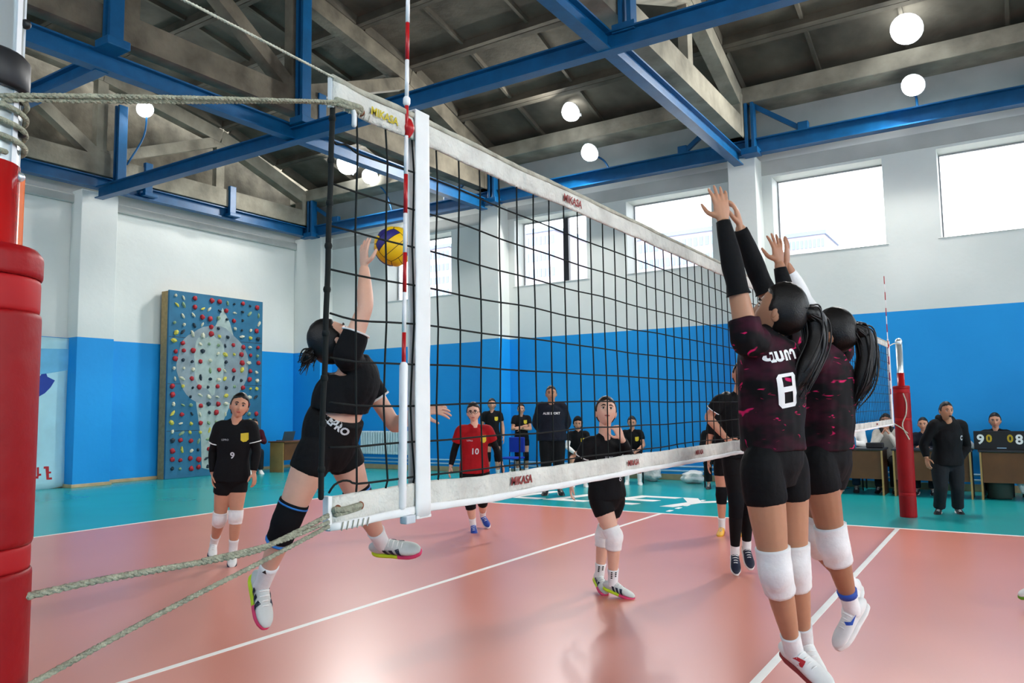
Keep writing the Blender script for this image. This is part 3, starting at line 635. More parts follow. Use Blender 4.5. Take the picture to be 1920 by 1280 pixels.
t = thing('scoreboard', 'black flip scoreboard reading 9 0 0 8 on the rightmost table', 'scoreboard', (tx(1878), TY+.12, .76)); off = t.location
xa, xb = tx(1829), tx(1929)
MB().bevbox(xa, xb, TY+.06, TY+.1, .765, 1.05, .008).build('board', M['score'], t, off)
MB().bevbox(xa+.02, xb-.02, TY+.06, TY+.22, .76, .775, .004).build('foot', M['score'], t, off)
for px, ch, m, s in ((1842, '9', 'white', .20), (1858, '0', 'scorey', .155), (1898, '0', 'scorey', .155), (1915, '8', 'white', .20)):
    letter(ch, s, M[m], (tx(px), TY+.056, .915 if m == 'white' else .93), (1, 0, 0), (0, 0, 1), t, 'score_digit', 0, .002, .006)
MB().box(tx(1872), tx(1890), TY+.052, TY+.06, .785, .797).build('maker_plate', M['rail'], t, off)
def small(name, label, cat, mb, m, loc):
    t = mb.build(name, m); 
    for v in t.data.vertices: v.co -= Vector(loc)
    t.location = loc; return tag(t, label, cat)
def bottle(x, y, z, label, m):
    t = thing('water_bottle', label, 'bottle', (x, y, z)); off = t.location
    MB().loft([(x, y, z+.005), (x, y, z+.02), (x, y, z+.15), (x, y, z+.19), (x, y, z+.21)], [.028, .033, .033, .014, .013], n=12, sub=2).build('body', M[m], t, off)
    MB().loft([(x, y, z+.215), (x, y, z+.235)], .015, n=10, sub=1).build('cap', M['white'], t, off)
bottle(tx(1601), TY+.14, .76, 'blue water bottle standing on the table beside the bearded man', 'bottle')
x = tx(1640); small('pencil_case', 'small dark case lying on the judging table beside the bearded man', 'case', MB().bevbox(x-.13, x+.13, TY+.1, TY+.25, .762, .85, .015), M['black'], (x, TY+.17, .76))
x = tx(1806); mb = MB(); mb.loft([(x-.1, TY+.2, .775), (x, TY+.2, .85), (x+.1, TY+.2, .82), (x+.16, TY+.2, .775)], [(.05, .02), (.07, .08), (.07, .07), (.03, .02)], (0, 1, 0), n=9)
small('plastic_bag', 'crumpled clear bag on the table left of the scoreboard', 'bag', mb, M['plastic'], (x, TY+.2, .76))
# bin with a bag under the rightmost table, bags along the wall
x = tx(1872); t = thing('waste_bin', 'dark bin with a pale bag under the scoreboard table', 'bin', (x, 8.45, 0)); off = t.location
MB().loft([(x, 8.42, 0.01), (x, 8.42, .02), (x, 8.42, .42), (x, 8.42, .43)], [.16, .17, .2, .2], n=16, sub=1, rnd=False).build('bucket', M['binm'], t, off)
mb = MB(); r2 = random.Random(4)
mb.loft([(x-.15, 8.42, .44), (x, 8.38, .5), (x+.2, 8.36, .46), (x+.28, 8.33, .3), (x+.3, 8.3, .12)], [(.05, .1), (.07, .17), (.08, .14), (.06, .08), (.04, .03)], (0, 1, 0), n=9); mb.build('bag_liner', M['plastic'], t, off)
def sack(px, py, w, h, label, m, seed):
    q = onp(px, py, 2, 0.0); y = min(q[1], WY-.4); q = onp(px, py, 1, y); mb = MB(); bm = bmesh.new(); bmesh.ops.create_icosphere(bm, subdivisions=3, radius=1)
    for v in bm.verts:
        s = 1+.45*noise.noise(v.co*2+Vector((seed, 0, 0))); v.co = Vector((v.co.x*w*s, v.co.y*.16*s, max(0, h*.5+v.co.z*h*.5*s)))
    bm.verts.index_update(); mb.add([(v.co.x+q[0], v.co.y+y, v.co.z+.004) for v in bm.verts], [[v.index for v in f.verts] for f in bm.faces], True); bm.free()
    small('plastic_bag', label, 'bag', mb, m, (q[0], y, 0))
sack(1222, 902, .2, .26, 'crumpled clear plastic bag on the floor beside the seated player at the right', M['plastic'], 2)
sack(1300, 906, .22, .24, 'white plastic bag on the floor by the wall pipes', mat('white_bag', '#dfe3e0', .35, .1, 10, .5, 20), 6)
# laptop table at the end wall
def lx(px, py=880): return float(onp(px, py, 0, -14.3)[1])
t = thing('laptop_desk', 'small brown desk at the hall corner behind the leaping player', 'table', (-14.4, 8.05, 0)); off = t.location
ya, yb = 7.42, 8.8
MB().bevbox(-14.75, -14.13, ya-.03, yb+.03, .74, .77, .005).build('table_top', M['wood'], t, off)
MB().box(-14.7, -14.21, ya, ya+.025, 0, .74).build('side_panel', M['woodedge'], t, off)
MB().box(-14.7, -14.21, yb-.025, yb, 0, .74).build('side_panel', M['wood'], t, off)
MB().box(-14.21, -14.19, ya+.02, yb-.02, .3, .74).build('front_panel', M['wood'], t, off)
q = (-14.42, 7.80); t = thing('laptop', 'open grey laptop on the small corner desk', 'laptop', (q[0], q[1], .77)); off = t.location
mb = MB(); mb.bevbox(q[0]-.3, q[0]-.06, q[1]-.17, q[1]+.17, .772, .79, .004); mb.build('base', M['laptop'], t, off)
MB().bar((q[0]-.06, q[1], .79), (q[0]+.02, q[1], 1.01), .36, .012, (1, 0, .3)).build('lid', M['laptop'], t, off)
# far chairs
def chair(x, y, rz, label, m='black', grp=None):
    t = thing('chair', label, 'chair', (x, y, 0), grp, rz)
    def L(mb, n, mm): return mb.build(n, mm, t)
    L(MB().bevbox(-.21, .21, -.21, .21, .42, .46, .015), 'seat', M[m]); L(MB().bevbox(-.2, .2, -.24, -.2, .55, .88, .015), 'backrest', M[m])
    for sx in (-1, 1):
        L(MB().loft([(sx*.19, .19, 0), (sx*.19, .19, .42)], .013, n=8, sub=1), 'leg', M['black'])
        L(MB().loft([(sx*.19, -.2, 0), (sx*.19, -.21, .45), (sx*.18, -.235, .86)], .013, n=8), 'leg', M['black'])
    return t
# ball in flight
bc = pxd(739, 462, 3.92); t = thing('volleyball', 'yellow and blue volleyball in the air by the hitting hand', 'ball', bc); R_ = .102
BXX = CR; 
def ball_panels():
    n, m = 36, 24; sets = {}
    for k in range(6): sets[k] = MB()
    ax = np.array([CR*.75+CU*.65, CU*.75-CR*.65, -CF]); ax[1] = nrm(ax[1]-ax[0]*(ax[0]@ax[1])); ax[0] = nrm(ax[0]); ax[2] = np.cross(ax[0], ax[1])
    for f in range(6):
        a, s = f//2, 1 if f % 2 else -1; b, c = (a+1) % 3, (a+2) % 3
        for st in range(3):
            mb = MB(); g = 9; V = []
            for i in range(g+1):
                for j in range(4):
                    u = -1+2*i/g; w = -1+2*(st+j/3)/3; e = .96 if 1 else 1
                    w2 = -1+2*(st+.03+(j/3)*.94)/3; p = np.zeros(3); p[a] = s; p[b] = math.tan(u*math.pi/4*.985); p[c] = math.tan(w2*math.pi/4*.985)
                    p = nrm(p)*(R_-(.0022 if j in (0, 3) or i in (0, g) else 0)); V.append(ax.T@p)
            F = [(i*4+j, (i+1)*4+j, (i+1)*4+j+1, i*4+j+1) for i in range(g) for j in range(3)]
            mb.add(V, F, True); yield mb, (st+f) % 3 != 1
for mb, yel in ball_panels():
    mb.build('panel', mat('ball_yellow', '#e6b70c', .5, .08) if yel else mat('ball_blue', '#2a2670', .5, .08), t)
MB().ball((0, 0, 0), R_-.003, 24, 16).build('bladder', M['black'], t)
# ---------------------------------------------------------------- figures
for nm, c in (('skin_a', '#c99a80'), ('skin_b', '#b98668'), ('skin_c', '#d9aa93'), ('skin_d', '#a87558'), ('skin_e', '#c58f74')):
    mat(nm, c, .5, .06, 14, .03, 90, spec=.35)
    MATS[nm].node_tree.nodes['Principled BSDF'].inputs['Subsurface Weight'].default_value = .06
for nm, c, r in (('black_cloth', '#0f1013', .85), ('black_knit', '#0c0c0e', .8), ('navy_cloth', '#161a26', .85), ('red_cloth', '#9c1018', .8), ('white_cloth', '#e9e8e6', .8), ('grey_cloth', '#b9b6ae', .85), ('maroon_cloth', '#42101f', .85), ('charcoal_cloth', '#1c2024', .85), ('jeans', '#27384a', .85)):
    mat(nm, c, r, .15, 7, .25, 26, spec=.2)
mat('hair_black', '#0e0b0a', .48, .3, 30, .15, 160, spec=.35); mat('hair_brown', '#20150e', .5, .4, 30, .15, 160, spec=.3)
mat('eye_white', '#cfc8c2', .3, 0); mat('iris', '#20140e', .25, 0); mat('lips', '#a5554d', .5, .05); mat('brow', '#1c130f', .8, .1)
for nm, c in (('shoe_white', '#e6e6e2'), ('shoe_black', '#17181c'), ('shoe_navy', '#1b2236'), ('shoe_blue', '#20419a'), ('shoe_grey', '#c9cdc8'), ('sole_pink', '#e0416f'), ('sole_lime', '#c9e21e'), ('sole_white', '#ecebe6'), ('sole_gum', '#a5553a'), ('sole_orange', '#e0a41c'), ('sole_red', '#8d2b2b'), ('mark_blue', '#2a53b0'), ('mark_red', '#c0242c'), ('trim_blue', '#2278c8'), ('sole_green', '#5f9a14'), ('pad_black', '#121316')):
    mat(nm, c, .55, .06, 20)

MATS['pad_black'].node_tree.nodes['Principled BSDF'].inputs['Roughness'].default_value = .9
MATS['pad_black'].node_tree.nodes['Principled BSDF'].inputs['Specular IOR Level'].default_value = .15
def remesh(pieces, name, voxel, smooth=5):
    mb = MB()
    for V, F in pieces: mb.add(V, F, True)
    me = mb.mesh(name, M['white']); me.materials.clear(); o = bpy.data.objects.new('tmp_remesh', me); COL.objects.link(o)
    r = o.modifiers.new('r', 'REMESH'); r.mode = 'VOXEL'; r.voxel_size = voxel; r.use_smooth_shade = True
    if smooth:
        s = o.modifiers.new('s', 'SMOOTH'); s.factor = .5; s.iterations = smooth
    dg = bpy.context.evaluated_depsgraph_get(); out = bpy.data.meshes.new_from_object(o.evaluated_get(dg))
    bpy.data.objects.remove(o); bpy.data.meshes.remove(me); out.name = name; return out
def mesh_vf(me):
    n = len(me.vertices); V = np.empty(n*3); me.vertices.foreach_get('co', V); return V.reshape(-1, 3), [tuple(p.vertices) for p in me.polygons]
def finish(V, F, name, m, parent, off, wr=0.0, wsc=14.0, seed=0):
    mb = MB(); mb.add(V, F, True); me = mb.mesh(name, m)
    for p in me.polygons: p.use_smooth = True
    if wr:
        me.update(); nn = [v.normal.copy() for v in me.vertices]
        for v, q in zip(me.vertices, nn):
            c = v.co*wsc; c.z *= .55; v.co += q*wr*(noise.noise(c+Vector((seed, 0, 0)))+.5*noise.noise(c*2.1+Vector((0, seed, 0))))
    for v in me.vertices: v.co -= Vector(off)
    return link(name, me, parent)

def ss(a, b, x):
    t = np.clip((x-a)/(b-a), 0, 1); return t*t*(3-2*t)
def head_dirs(n=44, m=34):
    V = [(0, 0, 1.)]
    for i in range(1, m):
        t = math.pi*i/m
        for j in range(n):
            p = 2*math.pi*j/n; V.append((math.sin(t)*math.cos(p), math.sin(t)*math.sin(p), math.cos(t)))
    V.append((0, 0, -1.)); F = []; L = len(V)-1
    for j in range(n):
        k = (j+1) % n; F.append((0, 1+j, 1+k)); F.append((L, 1+(m-2)*n+k, 1+(m-2)*n+j))
        for i in range(m-2): F.append((1+i*n+j, 1+(i+1)*n+j, 1+(i+1)*n+k, 1+i*n+k))
    return np.array(V), F
HD, HF = head_dirs()
def head_shape(D):
    x, y, z = D.T; r = np.stack([x*.077, y*.096, z*.114], 1)
    low = ss(.05, -.95, z); fr = ss(0, .6, y)
    r[:, 0] *= 1-.34*low*ss(-.4, .6, y)-.12*low; r[:, 1] *= 1-.10*fr
    r[:, 1] += .012*low*fr                      # chin forward
    back = ss(.1, -.7, y)*ss(-.2, -.9, z); r[:, 1] += .035*back; r[:, 0] *= 1-.25*back
    g = lambda cx, cz, sx, sz: np.exp(-((x-cx)/sx)**2-((z-cz)/sz)**2)*(y > 0)
    dy = .020*g(0, -.24, .13, .13)+.012*g(0, -.02, .09, .2)-.009*(g(.36, .05, .17, .13)+g(-.36, .05, .17, .13))+.004*(g(.36, .24, .25, .09)+g(-.36, .24, .25, .09))
    dy += .006*g(0, -.52, .2, .07)-.003*g(0, -.62, .2, .05)+.006*g(0, -.85, .22, .14)+.004*(g(.5, -.22, .2, .2)+g(-.5, -.22, .2, .2))
    r[:, 1] += dy; return r
def hair_shape(D, kind):
    x, y, z = D.T; r = head_shape(D)
    # hairline
    face = ss(.30, .46, y)*ss(.70, .56, z+.22*np.abs(x))
    face = np.maximum(face, ss(-.10, .08, y)*ss(.0, -.2, z))
    nape = ss(-.62, -.80, z) if kind != 'short' else ss(-.35, -.55, z)
    k = 1.10 if kind != 'short' else 1.06
    s = k-(k-.88)*np.clip(np.maximum(face, nape), 0, 1); return r*s[:, None]+np.array([0, -.003, .003])

def hand_pieces(w, d, n, th, s=1.0, curl=.25, spread=.12, bend=None):
    # w wrist, d pointing along the hand, n palm normal, th towards the thumb
    d = nrm(d); n = nrm(np.asarray(n)-d*(np.asarray(n)@d)); t = np.cross(n, d); t = t if t@np.asarray(th) > 0 else -t
    P = []
    P.append(loft([w-d*.02*s, w+d*.015*s, w+d*.05*s, w+d*.085*s], [(.024*s, .017*s), (.030*s, .016*s), (.039*s, .015*s), (.038*s, .011*s)], t, n=12, sub=3))
    for k, (o, L, a) in enumerate(((.028, .070, .9), (.010, .079, .3), (-.009, .073, -.3), (-.027, .057, -.9))):
        b = w+d*.083*s+t*o*s; dd = nrm(d+t*spread*a); c = curl if bend is None else bend[k]; pts = [b-d*.012*s, b]; q = b.copy(); ang = 0
        for f, cc in ((.45, .7), (.3, 1.0), (.25, .8)):
            ang += c*cc; q = q+(dd*math.cos(ang)+n*math.sin(ang))*L*f*s; pts.append(q.copy())
        P.append(loft(pts, [.0095*s, .0092*s, .0085*s, .0078*s, .006*s], n=8, sub=2))
    b = w+d*.022*s+t*.026*s; q1 = b+nrm(t*.8+d*.55+n*.35)*.038*s; q2 = q1+nrm(t*.45+d*.85+n*.35)*.03*s; q3 = q2+nrm(t*.2+d*.9+n*.45)*.024*s
    P.append(loft([b-t*.012*s, q1, q2, q3], [.0135*s, .0115*s, .0095*s, .0065*s], n=8, sub=3)); return P

def shoe(parent, off, ank, toe, up, s, upper, sole, toe_sole=None, stripe=None, lace='white'):
    # ank: ankle joint, toe: toe tip; up: shin direction
    d = nrm(toe-ank); u = nrm(np.asarray(up)); f = nrm(d-u*(d@u)*.85) if abs(d@u) < .97 else d
    h = np.linalg.norm(toe-ank); f = nrm((toe-ank)+(-u*-.0)); 
    # foot axis: from heel below the ankle to the toe
    L = .255*s; base = ank-0.0*u
    fu = nrm(u-f*(u@f)); drop = .072*s
    fdir = nrm((toe-(ank-fu*drop*.35))); fu = nrm(u-fdir*(u@fdir)); x = np.cross(fdir, fu)
    heel = ank-fu*drop-fdir*.062*s
    def P(a, b): return heel+fdir*a*L+fu*b*s
    st = [(.0, .030, .024, .030), (.10, .036, .034, .040), (.26, .046, .036, .050), (.42, .040, .037, .042), (.60, .030, .042, .030), (.78, .024, .044, .023), (.92, .020, .036, .018), (1.0, .016, .022, .012)]
    o = finish(*loft([P(a, .012+b*.8) for a, b, _, _ in st], [(w*s*.98, hh*s*.95) for _, _, w, hh in st], x, n=16, sub=3), 'shoe', MATS[upper], parent, off)
    def solep(a0, a1, m, name):
        S = [(a, w) for a, _, w, _ in st]; A = np.linspace(a0, a1, 8); W = np.interp(A, [q[0] for q in S], [q[1] for q in S])
        finish(*loft([P(a, .004+.012*max(0, a-.8)) for a in A], [(w*s*1.06+.001, .015*s) for w in W], x, n=12, sub=1, rnd=True, sq=3), name, MATS[m], o, (0, 0, 0)).matrix_parent_inverse = Matrix()
        return o.children[-1] if o.children else None
    fix = []
    if toe_sole: solep(-.0, .56, sole, 'sole'); solep(.54, 1.0, toe_sole, 'toe_sole')
    else: solep(0, 1.0, sole, 'sole')
    for c in o.children:
        for v in c.data.vertices: v.co -= Vector(off)
    # collar and laces
    mb = MB()
    for k in range(4):
        a = .40+k*.085; b = float(np.interp(a, [q[0] for q in st], [q[1]*.8+q[3]*.95 for q in st]))+.014
        mb.loft([P(a, b-.012)-x*.024*s, P(a+.01, b)+x*0, P(a, b-.012)+x*.024*s], .0035*s, n=5)
    for v_ in range(len(mb.v)): mb.v[v_] = tuple(np.array(mb.v[v_])-np.array(off))
    lo = mb.build('laces', MATS['sole_white'] if lace == 'white' else MATS['shoe_black'], o)
    if stripe:
        for sd in (-1, 1):
            sh3 = [[(k*.024-.022, -.022), (k*.024-.008, -.022), (k*.024+.012, .024), (k*.024-.002, .024)] for k in (-1, 0, 1)]
            decal_on(o, off, '', 0, MATS[stripe], P(.47, .030), x*sd, -fdir if 0 else fdir*-1, fu, 'stripe', shape=[[(px_*s*1.45, py_*s*1.25) for px_, py_ in q] for q in sh3])
    return o

def seg(a, b, t): return a+(b-a)*t
def decal_on(obj, off, txt, size, m, org, nd, xd, yd, name='print', shear=0.0, bold=0.0, shape=None):
    me0 = obj.data; V, F = mesh_vf(me0); V = V+np.array(off); bv = BVHTree.FromPolygons([Vector(v) for v in V], F)
    if shape is None: me = text_mesh(txt, size, 0, shear, bold)
    elif isinstance(shape[0], list):
        me = bpy.data.meshes.new(name); vs = [(x, y, 0) for q in shape for x, y in q]; fs = []; k = 0
        for q in shape: fs.append(tuple(range(k, k+len(q)))); k += len(q)
        me.from_pydata(vs, [], fs)
    else: 
        me = bpy.data.meshes.new(name); me.from_pydata([(x, y, 0) for x, y in shape], [], [tuple(range(len(shape)))])
    bm = bmesh.new(); bm.from_mesh(me); bmesh.ops.triangulate(bm, faces=bm.faces[:])
    for _ in range(3):
        ed = [e for e in bm.edges if e.calc_length() > .022]
        if not ed: break
        bmesh.ops.subdivide_edges(bm, edges=ed, cuts=1); bmesh.ops.triangulate(bm, faces=bm.faces[:])
    nd = nrm(nd); xd = nrm(xd-nd*(xd@nd)); yd = nrm(yd-nd*(yd@nd)-xd*(yd@xd)); dead = []
    for v in bm.verts:
        p = org+xd*v.co.x+yd*v.co.y; h = bv.ray_cast(Vector(p+nd*.35), Vector(-nd), .8)
        if h[0] is not None: v.co = h[0]+Vector(nd*.0045)-Vector(off)
        else: dead.append(v)
    if dead: bmesh.ops.delete(bm, geom=dead, context='VERTS')
    bm.to_mesh(me); bm.free(); me.materials.clear(); me.materials.append(m)
    o = link(name, me, obj); return o

def person(label, J, look=None, headup=None, h=1.68, fem=True, skin='skin_a', top=None, bottom=None, legs=None, socks=None, pads=None, shoes=None, hair='pony', hairc='hair_black',
           armsleeve=None, det=1, hands=None, bulk=1.0, tail=None, group=None, trim=None, hem=1.0, pony=None, glasses=False, beard=False, cap=None, hideshoe=False, hood=False):
    """J: joints in the hall's axes. det: 2 near, 1 middle, 0 far."""
    J = {k: np.asarray(v, float) for k, v in J.items()}; s = h/1.68
    hipm, shm = (J['hL']+J['hR'])/2, (J['sL']+J['sR'])/2
    J.setdefault('pel', hipm+nrm(shm-hipm)*.05*s)
    lat_h, lat_s = nrm(J['hR']-J['hL']), nrm(J['sR']-J['sL']); up = nrm(shm-hipm); fwd = nrm(np.cross(up, lat_s)); fwdh = nrm(np.cross(up, lat_h))
    J.setdefault('wai', seg(hipm, shm, .40)+.0*fwd); J.setdefault('che', seg(hipm, shm, .70)); J.setdefault('nek', shm+up*.045*s)
    root = thing('person', label, 'person', (hipm[0], hipm[1], 0), group); off = np.array(root.location)
    vox = (.016, .011, .008)[det]; seed = len(bpy.data.objects) % 97
    hed = J['hed']; look = nrm(look if look is not None else fwd); hup = nrm(headup if headup is not None else (hed-J['nek'])); hup = nrm(hup-look*(hup@look)); hx = np.cross(look, hup)
    RH = np.stack([hx, look, hup]); hs = s*(1.07 if fem else 1.08)
    H = lambda D: hed+(D*hs)@RH
    # --- body
    w = 1.0 if fem else 1.12
    spine = [hipm-up*.07*s, hipm, J['pel']+up*.02*s, J['wai'], J['che'], seg(J['che'], shm, .75), J['nek']]
    srad = [(.06, .058), (.147*(1 if fem else 1.02), .103), (.150*(1 if fem else 1.0), .104), (.122*w, .092*w), (.142*w, .105*w), (.135*w, .088*w), (.056*w, .055*w)]
    srad = [(a*s*bulk, b*s*bulk) for a, b in srad]; hints = [lat_h, lat_h, lat_h, nrm(lat_h+lat_s), lat_s, lat_s, lat_s]
    pieces = [loft(spine, srad, hints, n=20)]
    neckp = [J['nek']-up*.04*s, seg(J['nek'], hed-hup*.05*hs, .5), hed-hup*.04*hs-look*.012*hs]
    pieces.append(loft(neckp, [.060*s*w, .050*s*w, .052*s*w], lat_s, n=14))
    for S in 'LR':
        a, e, wr_ = J['s'+S], J['e'+S], J['w'+S]; q = 1.0 if fem else 1.15
        pieces.append(loft([seg(shm, a, .55), a, seg(a, e, .35), seg(a, e, .8), e, seg(e, wr_, .25), seg(e, wr_, .65), wr_], [v*s*q for v in (.058, .056, .047, .040, .037, .040, .033, .025)], n=12, sub=3))
        a, k, n = J['h'+S], J['k'+S], J['a'+S]
        pieces.append(loft([seg(hipm, a, .6)+up*.03*s, seg(a, k, .06), seg(a, k, .3), seg(a, k, .62), seg(a, k, .88), k, seg(k, n, .12), seg(k, n, .32), seg(k, n, .6), seg(k, n, .86), n], [v*s*bulk for v in (.074, .084, .083, .072, .060, .056, .053, .055, .046, .035, .034)], n=14, sub=3))
    me = remesh(pieces, 'body', vox); V, F = mesh_vf(me); bpy.data.meshes.remove(me); VV = [V]; FF = [F]
    def addvf(V, F):
        o = sum(len(q) for q in VV); VV.append(V); FF.append([tuple(i+o for i in f) for f in F])
    addvf(H(head_shape(HD)), HF)
    for sx in (-1, 1):
        mb = MB(); mb.ball((0, 0, 0), (.010, .020, .032), 10, 8); mb.ball((sx*.007, .006, .004), (.006, .012, .022), 8, 6); addvf(H(np.array(mb.v)*1.0+np.array([sx*.073, -.008, -.012])), mb.f)
    for S in 'LR':
        hd = (hands or {}).get(S, {}); d = hd.get('d', nrm(J['w'+S]-J['e'+S])); n = hd.get('n', -nrm(lat_s)*(1 if S == 'R' else -1)); th = hd.get('th', fwd)
        hp = hand_pieces(J['w'+S], np.asarray(d), np.asarray(n), np.asarray(th), s*.95*(1 if fem else 1.1), hd.get('curl', .3), hd.get('spread', .12), hd.get('bend'))
        hm = remesh(hp, 'hand', (.008, .0055, .0042)[det], 2); a, b = mesh_vf(hm); bpy.data.meshes.remove(hm); addvf(a, b)
    body = finish(np.vstack(VV), sum(FF, []), 'body', MATS[skin], root, off)
    # --- face
    def HB(c, r, name, m, n=10, k=8, par=None):
        mb = MB(); mb.ball((0, 0, 0), r, n, k); return finish(H(np.array(mb.v)+np.array(c)), mb.f, name, MATS[m], par or root, off)
    ey = .074
    for sx in (-1, 1):
        HB((sx*.030, ey-.0015, .006), (.0135, .008, .0068), 'eye', 'eye_white'); HB((sx*.029, ey+.0045, .006), (.0068, .003, .0065), 'iris', 'iris')
        mb = MB(); mb.loft([(sx*.015, ey+.013, .0265), (sx*.030, ey+.011, .0305), (sx*.047, ey-.002, .0245)], [(.004, .003), (.0045, .003), (.002, .002)], (0, 0, 1), n=6, sub=3)
        finish(H(np.array(mb.v)), mb.f, 'eyebrow', MATS['brow'], root, off)
        mb = MB(); mb.loft([(sx*.015, ey+.004, .011), (sx*.029, ey+.0075, .0145), (sx*.043, ey-.002, .010)], .0018, n=5, sub=3); finish(H(np.array(mb.v)), mb.f, 'eyelash', MATS['brow'], root, off)
    HB((0, .0895, -.056), (.021, .006, .0065), 'lips', 'lips')
    if beard:
        D = HD; f = (D[:, 1] > -.1)*(D[:, 2] < -.30); r = head_shape(D)*np.where(f*~((np.abs(D[:, 0]) < .28)*(D[:, 2] > -.58)*(D[:, 2] < -.42)), 1.035, .93)[:, None]; finish(H(r), HF, 'beard', MATS['hair_black'], root, off)
    if glasses:
        mb = MB()
        for sx in (-1, 1):
            P = [(sx*.031+.023*math.cos(a), .096-.25*abs(.023*math.cos(a)+sx*.031)*.5, .004+.017*math.sin(a)) for a in np.arange(13)*2*math.pi/12]; mb.loft(P, .0024, n=5, sub=1)
            mb.loft([(sx*.053, .087, .008), (sx*.074, .03, .006)], .002, n=5, sub=1)
        mb.loft([(-.009, .096, .006), (.009, .096, .006)], .002, n=5, sub=1); finish(H(np.array(mb.v)), mb.f, 'glasses', M['black'], root, off)
    # --- hair
    if hair:
        ho = finish(H(hair_shape(HD, 'short' if hair == 'short' else 'long')), HF, 'hair', MATS[hairc], root, off, .0025, 60, seed)
        if hair == 'pony' or hair == 'bun':
            root_p = hed+hs*(-look*.098+hup*.035)
            if hair == 'bun': pts, rad = [root_p, root_p-look*.03*hs, root_p-look*.055*hs], [.02, .034, .02]
            elif pony is not None: pts = [root_p]+[np.asarray(q) for q in pony]; rad = [.02]+[.034]*(len(pony)-1)+[.008]
            else: pts = [root_p, root_p-look*.05*hs-np.array([0, 0, .01]), root_p-look*.07*hs-np.array([0, 0, .09]), root_p-look*.055*hs-np.array([0, 0, .19])]; rad = [.02, .032, .03, .008]
            if tail: rad = [r*tail for r in rad]
            finish(*loft(pts, [(r*hs, r*hs*.85) for r in rad], lat_s, n=12, sub=6), 'ponytail' if hair == 'pony' else 'bun', MATS[hairc], ho, (0, 0, 0), .005, 40, seed)
            rs = random.Random(seed); mb = MB()
            if det >= 2:
                for _ in range(34):
                    o_ = np.array([rs.uniform(-1, 1) for _ in range(3)]); P = [np.asarray(q)+o_*r*hs*1.05 for q, r in zip(pts, rad)]; P[-1] = P[-1]+np.array([rs.uniform(-.03, .03), rs.uniform(-.03, .03), rs.uniform(-.06, .03)])
                    mb.loft(P, [.004]*(len(P)-1)+[.0012], n=5, sub=4)
                finish(mb.v, mb.f, 'hair_strands', MATS[hairc], ho, (0, 0, 0))
            mb = MB(); mb.loft([pts[0]+(pts[1]-pts[0])*.05, pts[0]+(pts[1]-pts[0])*.3], [.024*hs, .024*hs], n=12, sub=1); finish(mb.v, mb.f, 'hair_tie', M['black'], ho, (0, 0, 0))
            for c in ho.children:
                for v in c.data.vertices: v.co -= Vector(off)
        if hair == 'loose':
            mb = MB()
            for sx in (-1, 1):
                b = hed+hs*(hx*sx*.062-look*.01); mb.loft([b+hup*.05*hs, b-hup*.06*hs+hx*sx*.015, b-hup*.17*hs+hx*sx*.01+look*.03, b-hup*.27*hs+look*.05], [.03*hs, .034*hs, .03*hs, .012*hs], n=10)
            b = hed-look*.075*hs; mb.loft([b+hup*.04*hs, b-hup*.1*hs, b-hup*.2*hs], [(.06*hs, .03*hs), (.07*hs, .035*hs), (.05*hs, .02*hs)], hx, n=12)
            finish(mb.v, mb.f, 'long_hair', MATS[hairc], root, off, .003, 40, seed)
    if cap or hood:
        D = HD; r = hair_shape(D, 'long')*(1.10 if hood else 1.05); finish(H(r), HF, 'hood' if hood else 'cap', MATS[cap or 'black_cloth'], root, off)
    # --- clothes
    objs = dict(root=root, body=body, off=off, J=J, up=up, fwd=fwd, lat=lat_s, fwdh=fwdh, lath=lat_h)
    if top:
        loose = top.get('loose', 1.0); hz = hem
        p0 = seg(hipm, shm, .40-.47*hz)+fwd*top.get('hemfwd', 0)          # hem level
        pc = [p0, seg(hipm, shm, .12), J['wai'], J['che'], seg(J['che'], shm, .8), J['nek']-up*.012*s]
        if np.dot(pc[1]-pc[0], up) < .03: pc = [p0]+pc[2:]; hh = [nrm(lat_h+lat_s)]+[nrm(lat_h+lat_s), lat_s, lat_s, lat_s]; rr = [(.148, .118), (.150, .122), (.158, .124), (.140, .100), (.066, .062)]
        else: hh = [lat_h, lat_h, nrm(lat_h+lat_s), lat_s, lat_s, lat_s]; rr = [(.176, .132), (.172, .130), (.148, .120), (.158, .124), (.140, .100), (.064, .060)]
        if 'path' in top: pc = [np.asarray(q) for q in top['path']]+[J['che'], seg(J['che'], shm, .8), J['nek']-up*.012*s]; hh = [nrm(lat_h+lat_s)]*len(top['path'])+[lat_s]*3; rr = top['prr']+[(.158, .124), (.140, .100), (.064, .060)]
        P = [loft(pc, [(a*s*bulk*w*loose, b*s*bulk*w*loose) for a, b in rr], hh, n=22, rnd=False)]
        fr = top.get('sleeve', .62)
        for S in 'LR': P.append(loft([seg(J['nek'], hed, .08), seg(J['nek'], J['s'+S], .45)-up*.012*s, seg(J['nek'], J['s'+S], .9)-up*.01*s], [.050*s, .054*s*w, .056*s*w], n=12))
        for S in 'LR':
            a, e, wr_ = J['s'+S], J['e'+S], J['w'+S]; q = (1.0 if fem else 1.12)*loose
            if fr <= 1: P.append(loft([seg(shm, a, .5), seg(shm, a, .95), seg(a, e, .3), seg(a, e, fr)], [v*s*q for v in (.062, .066, .064, .061)], n=14, rnd=False))
            else: P.append(loft([seg(shm, a, .5), a, seg(a, e, .4), e, seg(e, wr_, .45), seg(e, wr_, .93)], [v*s*q for v in (.062, .064, .058, .053, .047, .036)], n=14, rnd=False))
        me = remesh(P, 'shirt', vox*.95, 4); V, F = mesh_vf(me); bpy.data.meshes.remove(me)
        objs['shirt'] = finish(V, F, top.get('name', 'jersey'), top['m'] if not isinstance(top['m'], str) else MATS[top['m']], root, off, top.get('wr', .006), 11, seed)
        tc = trim
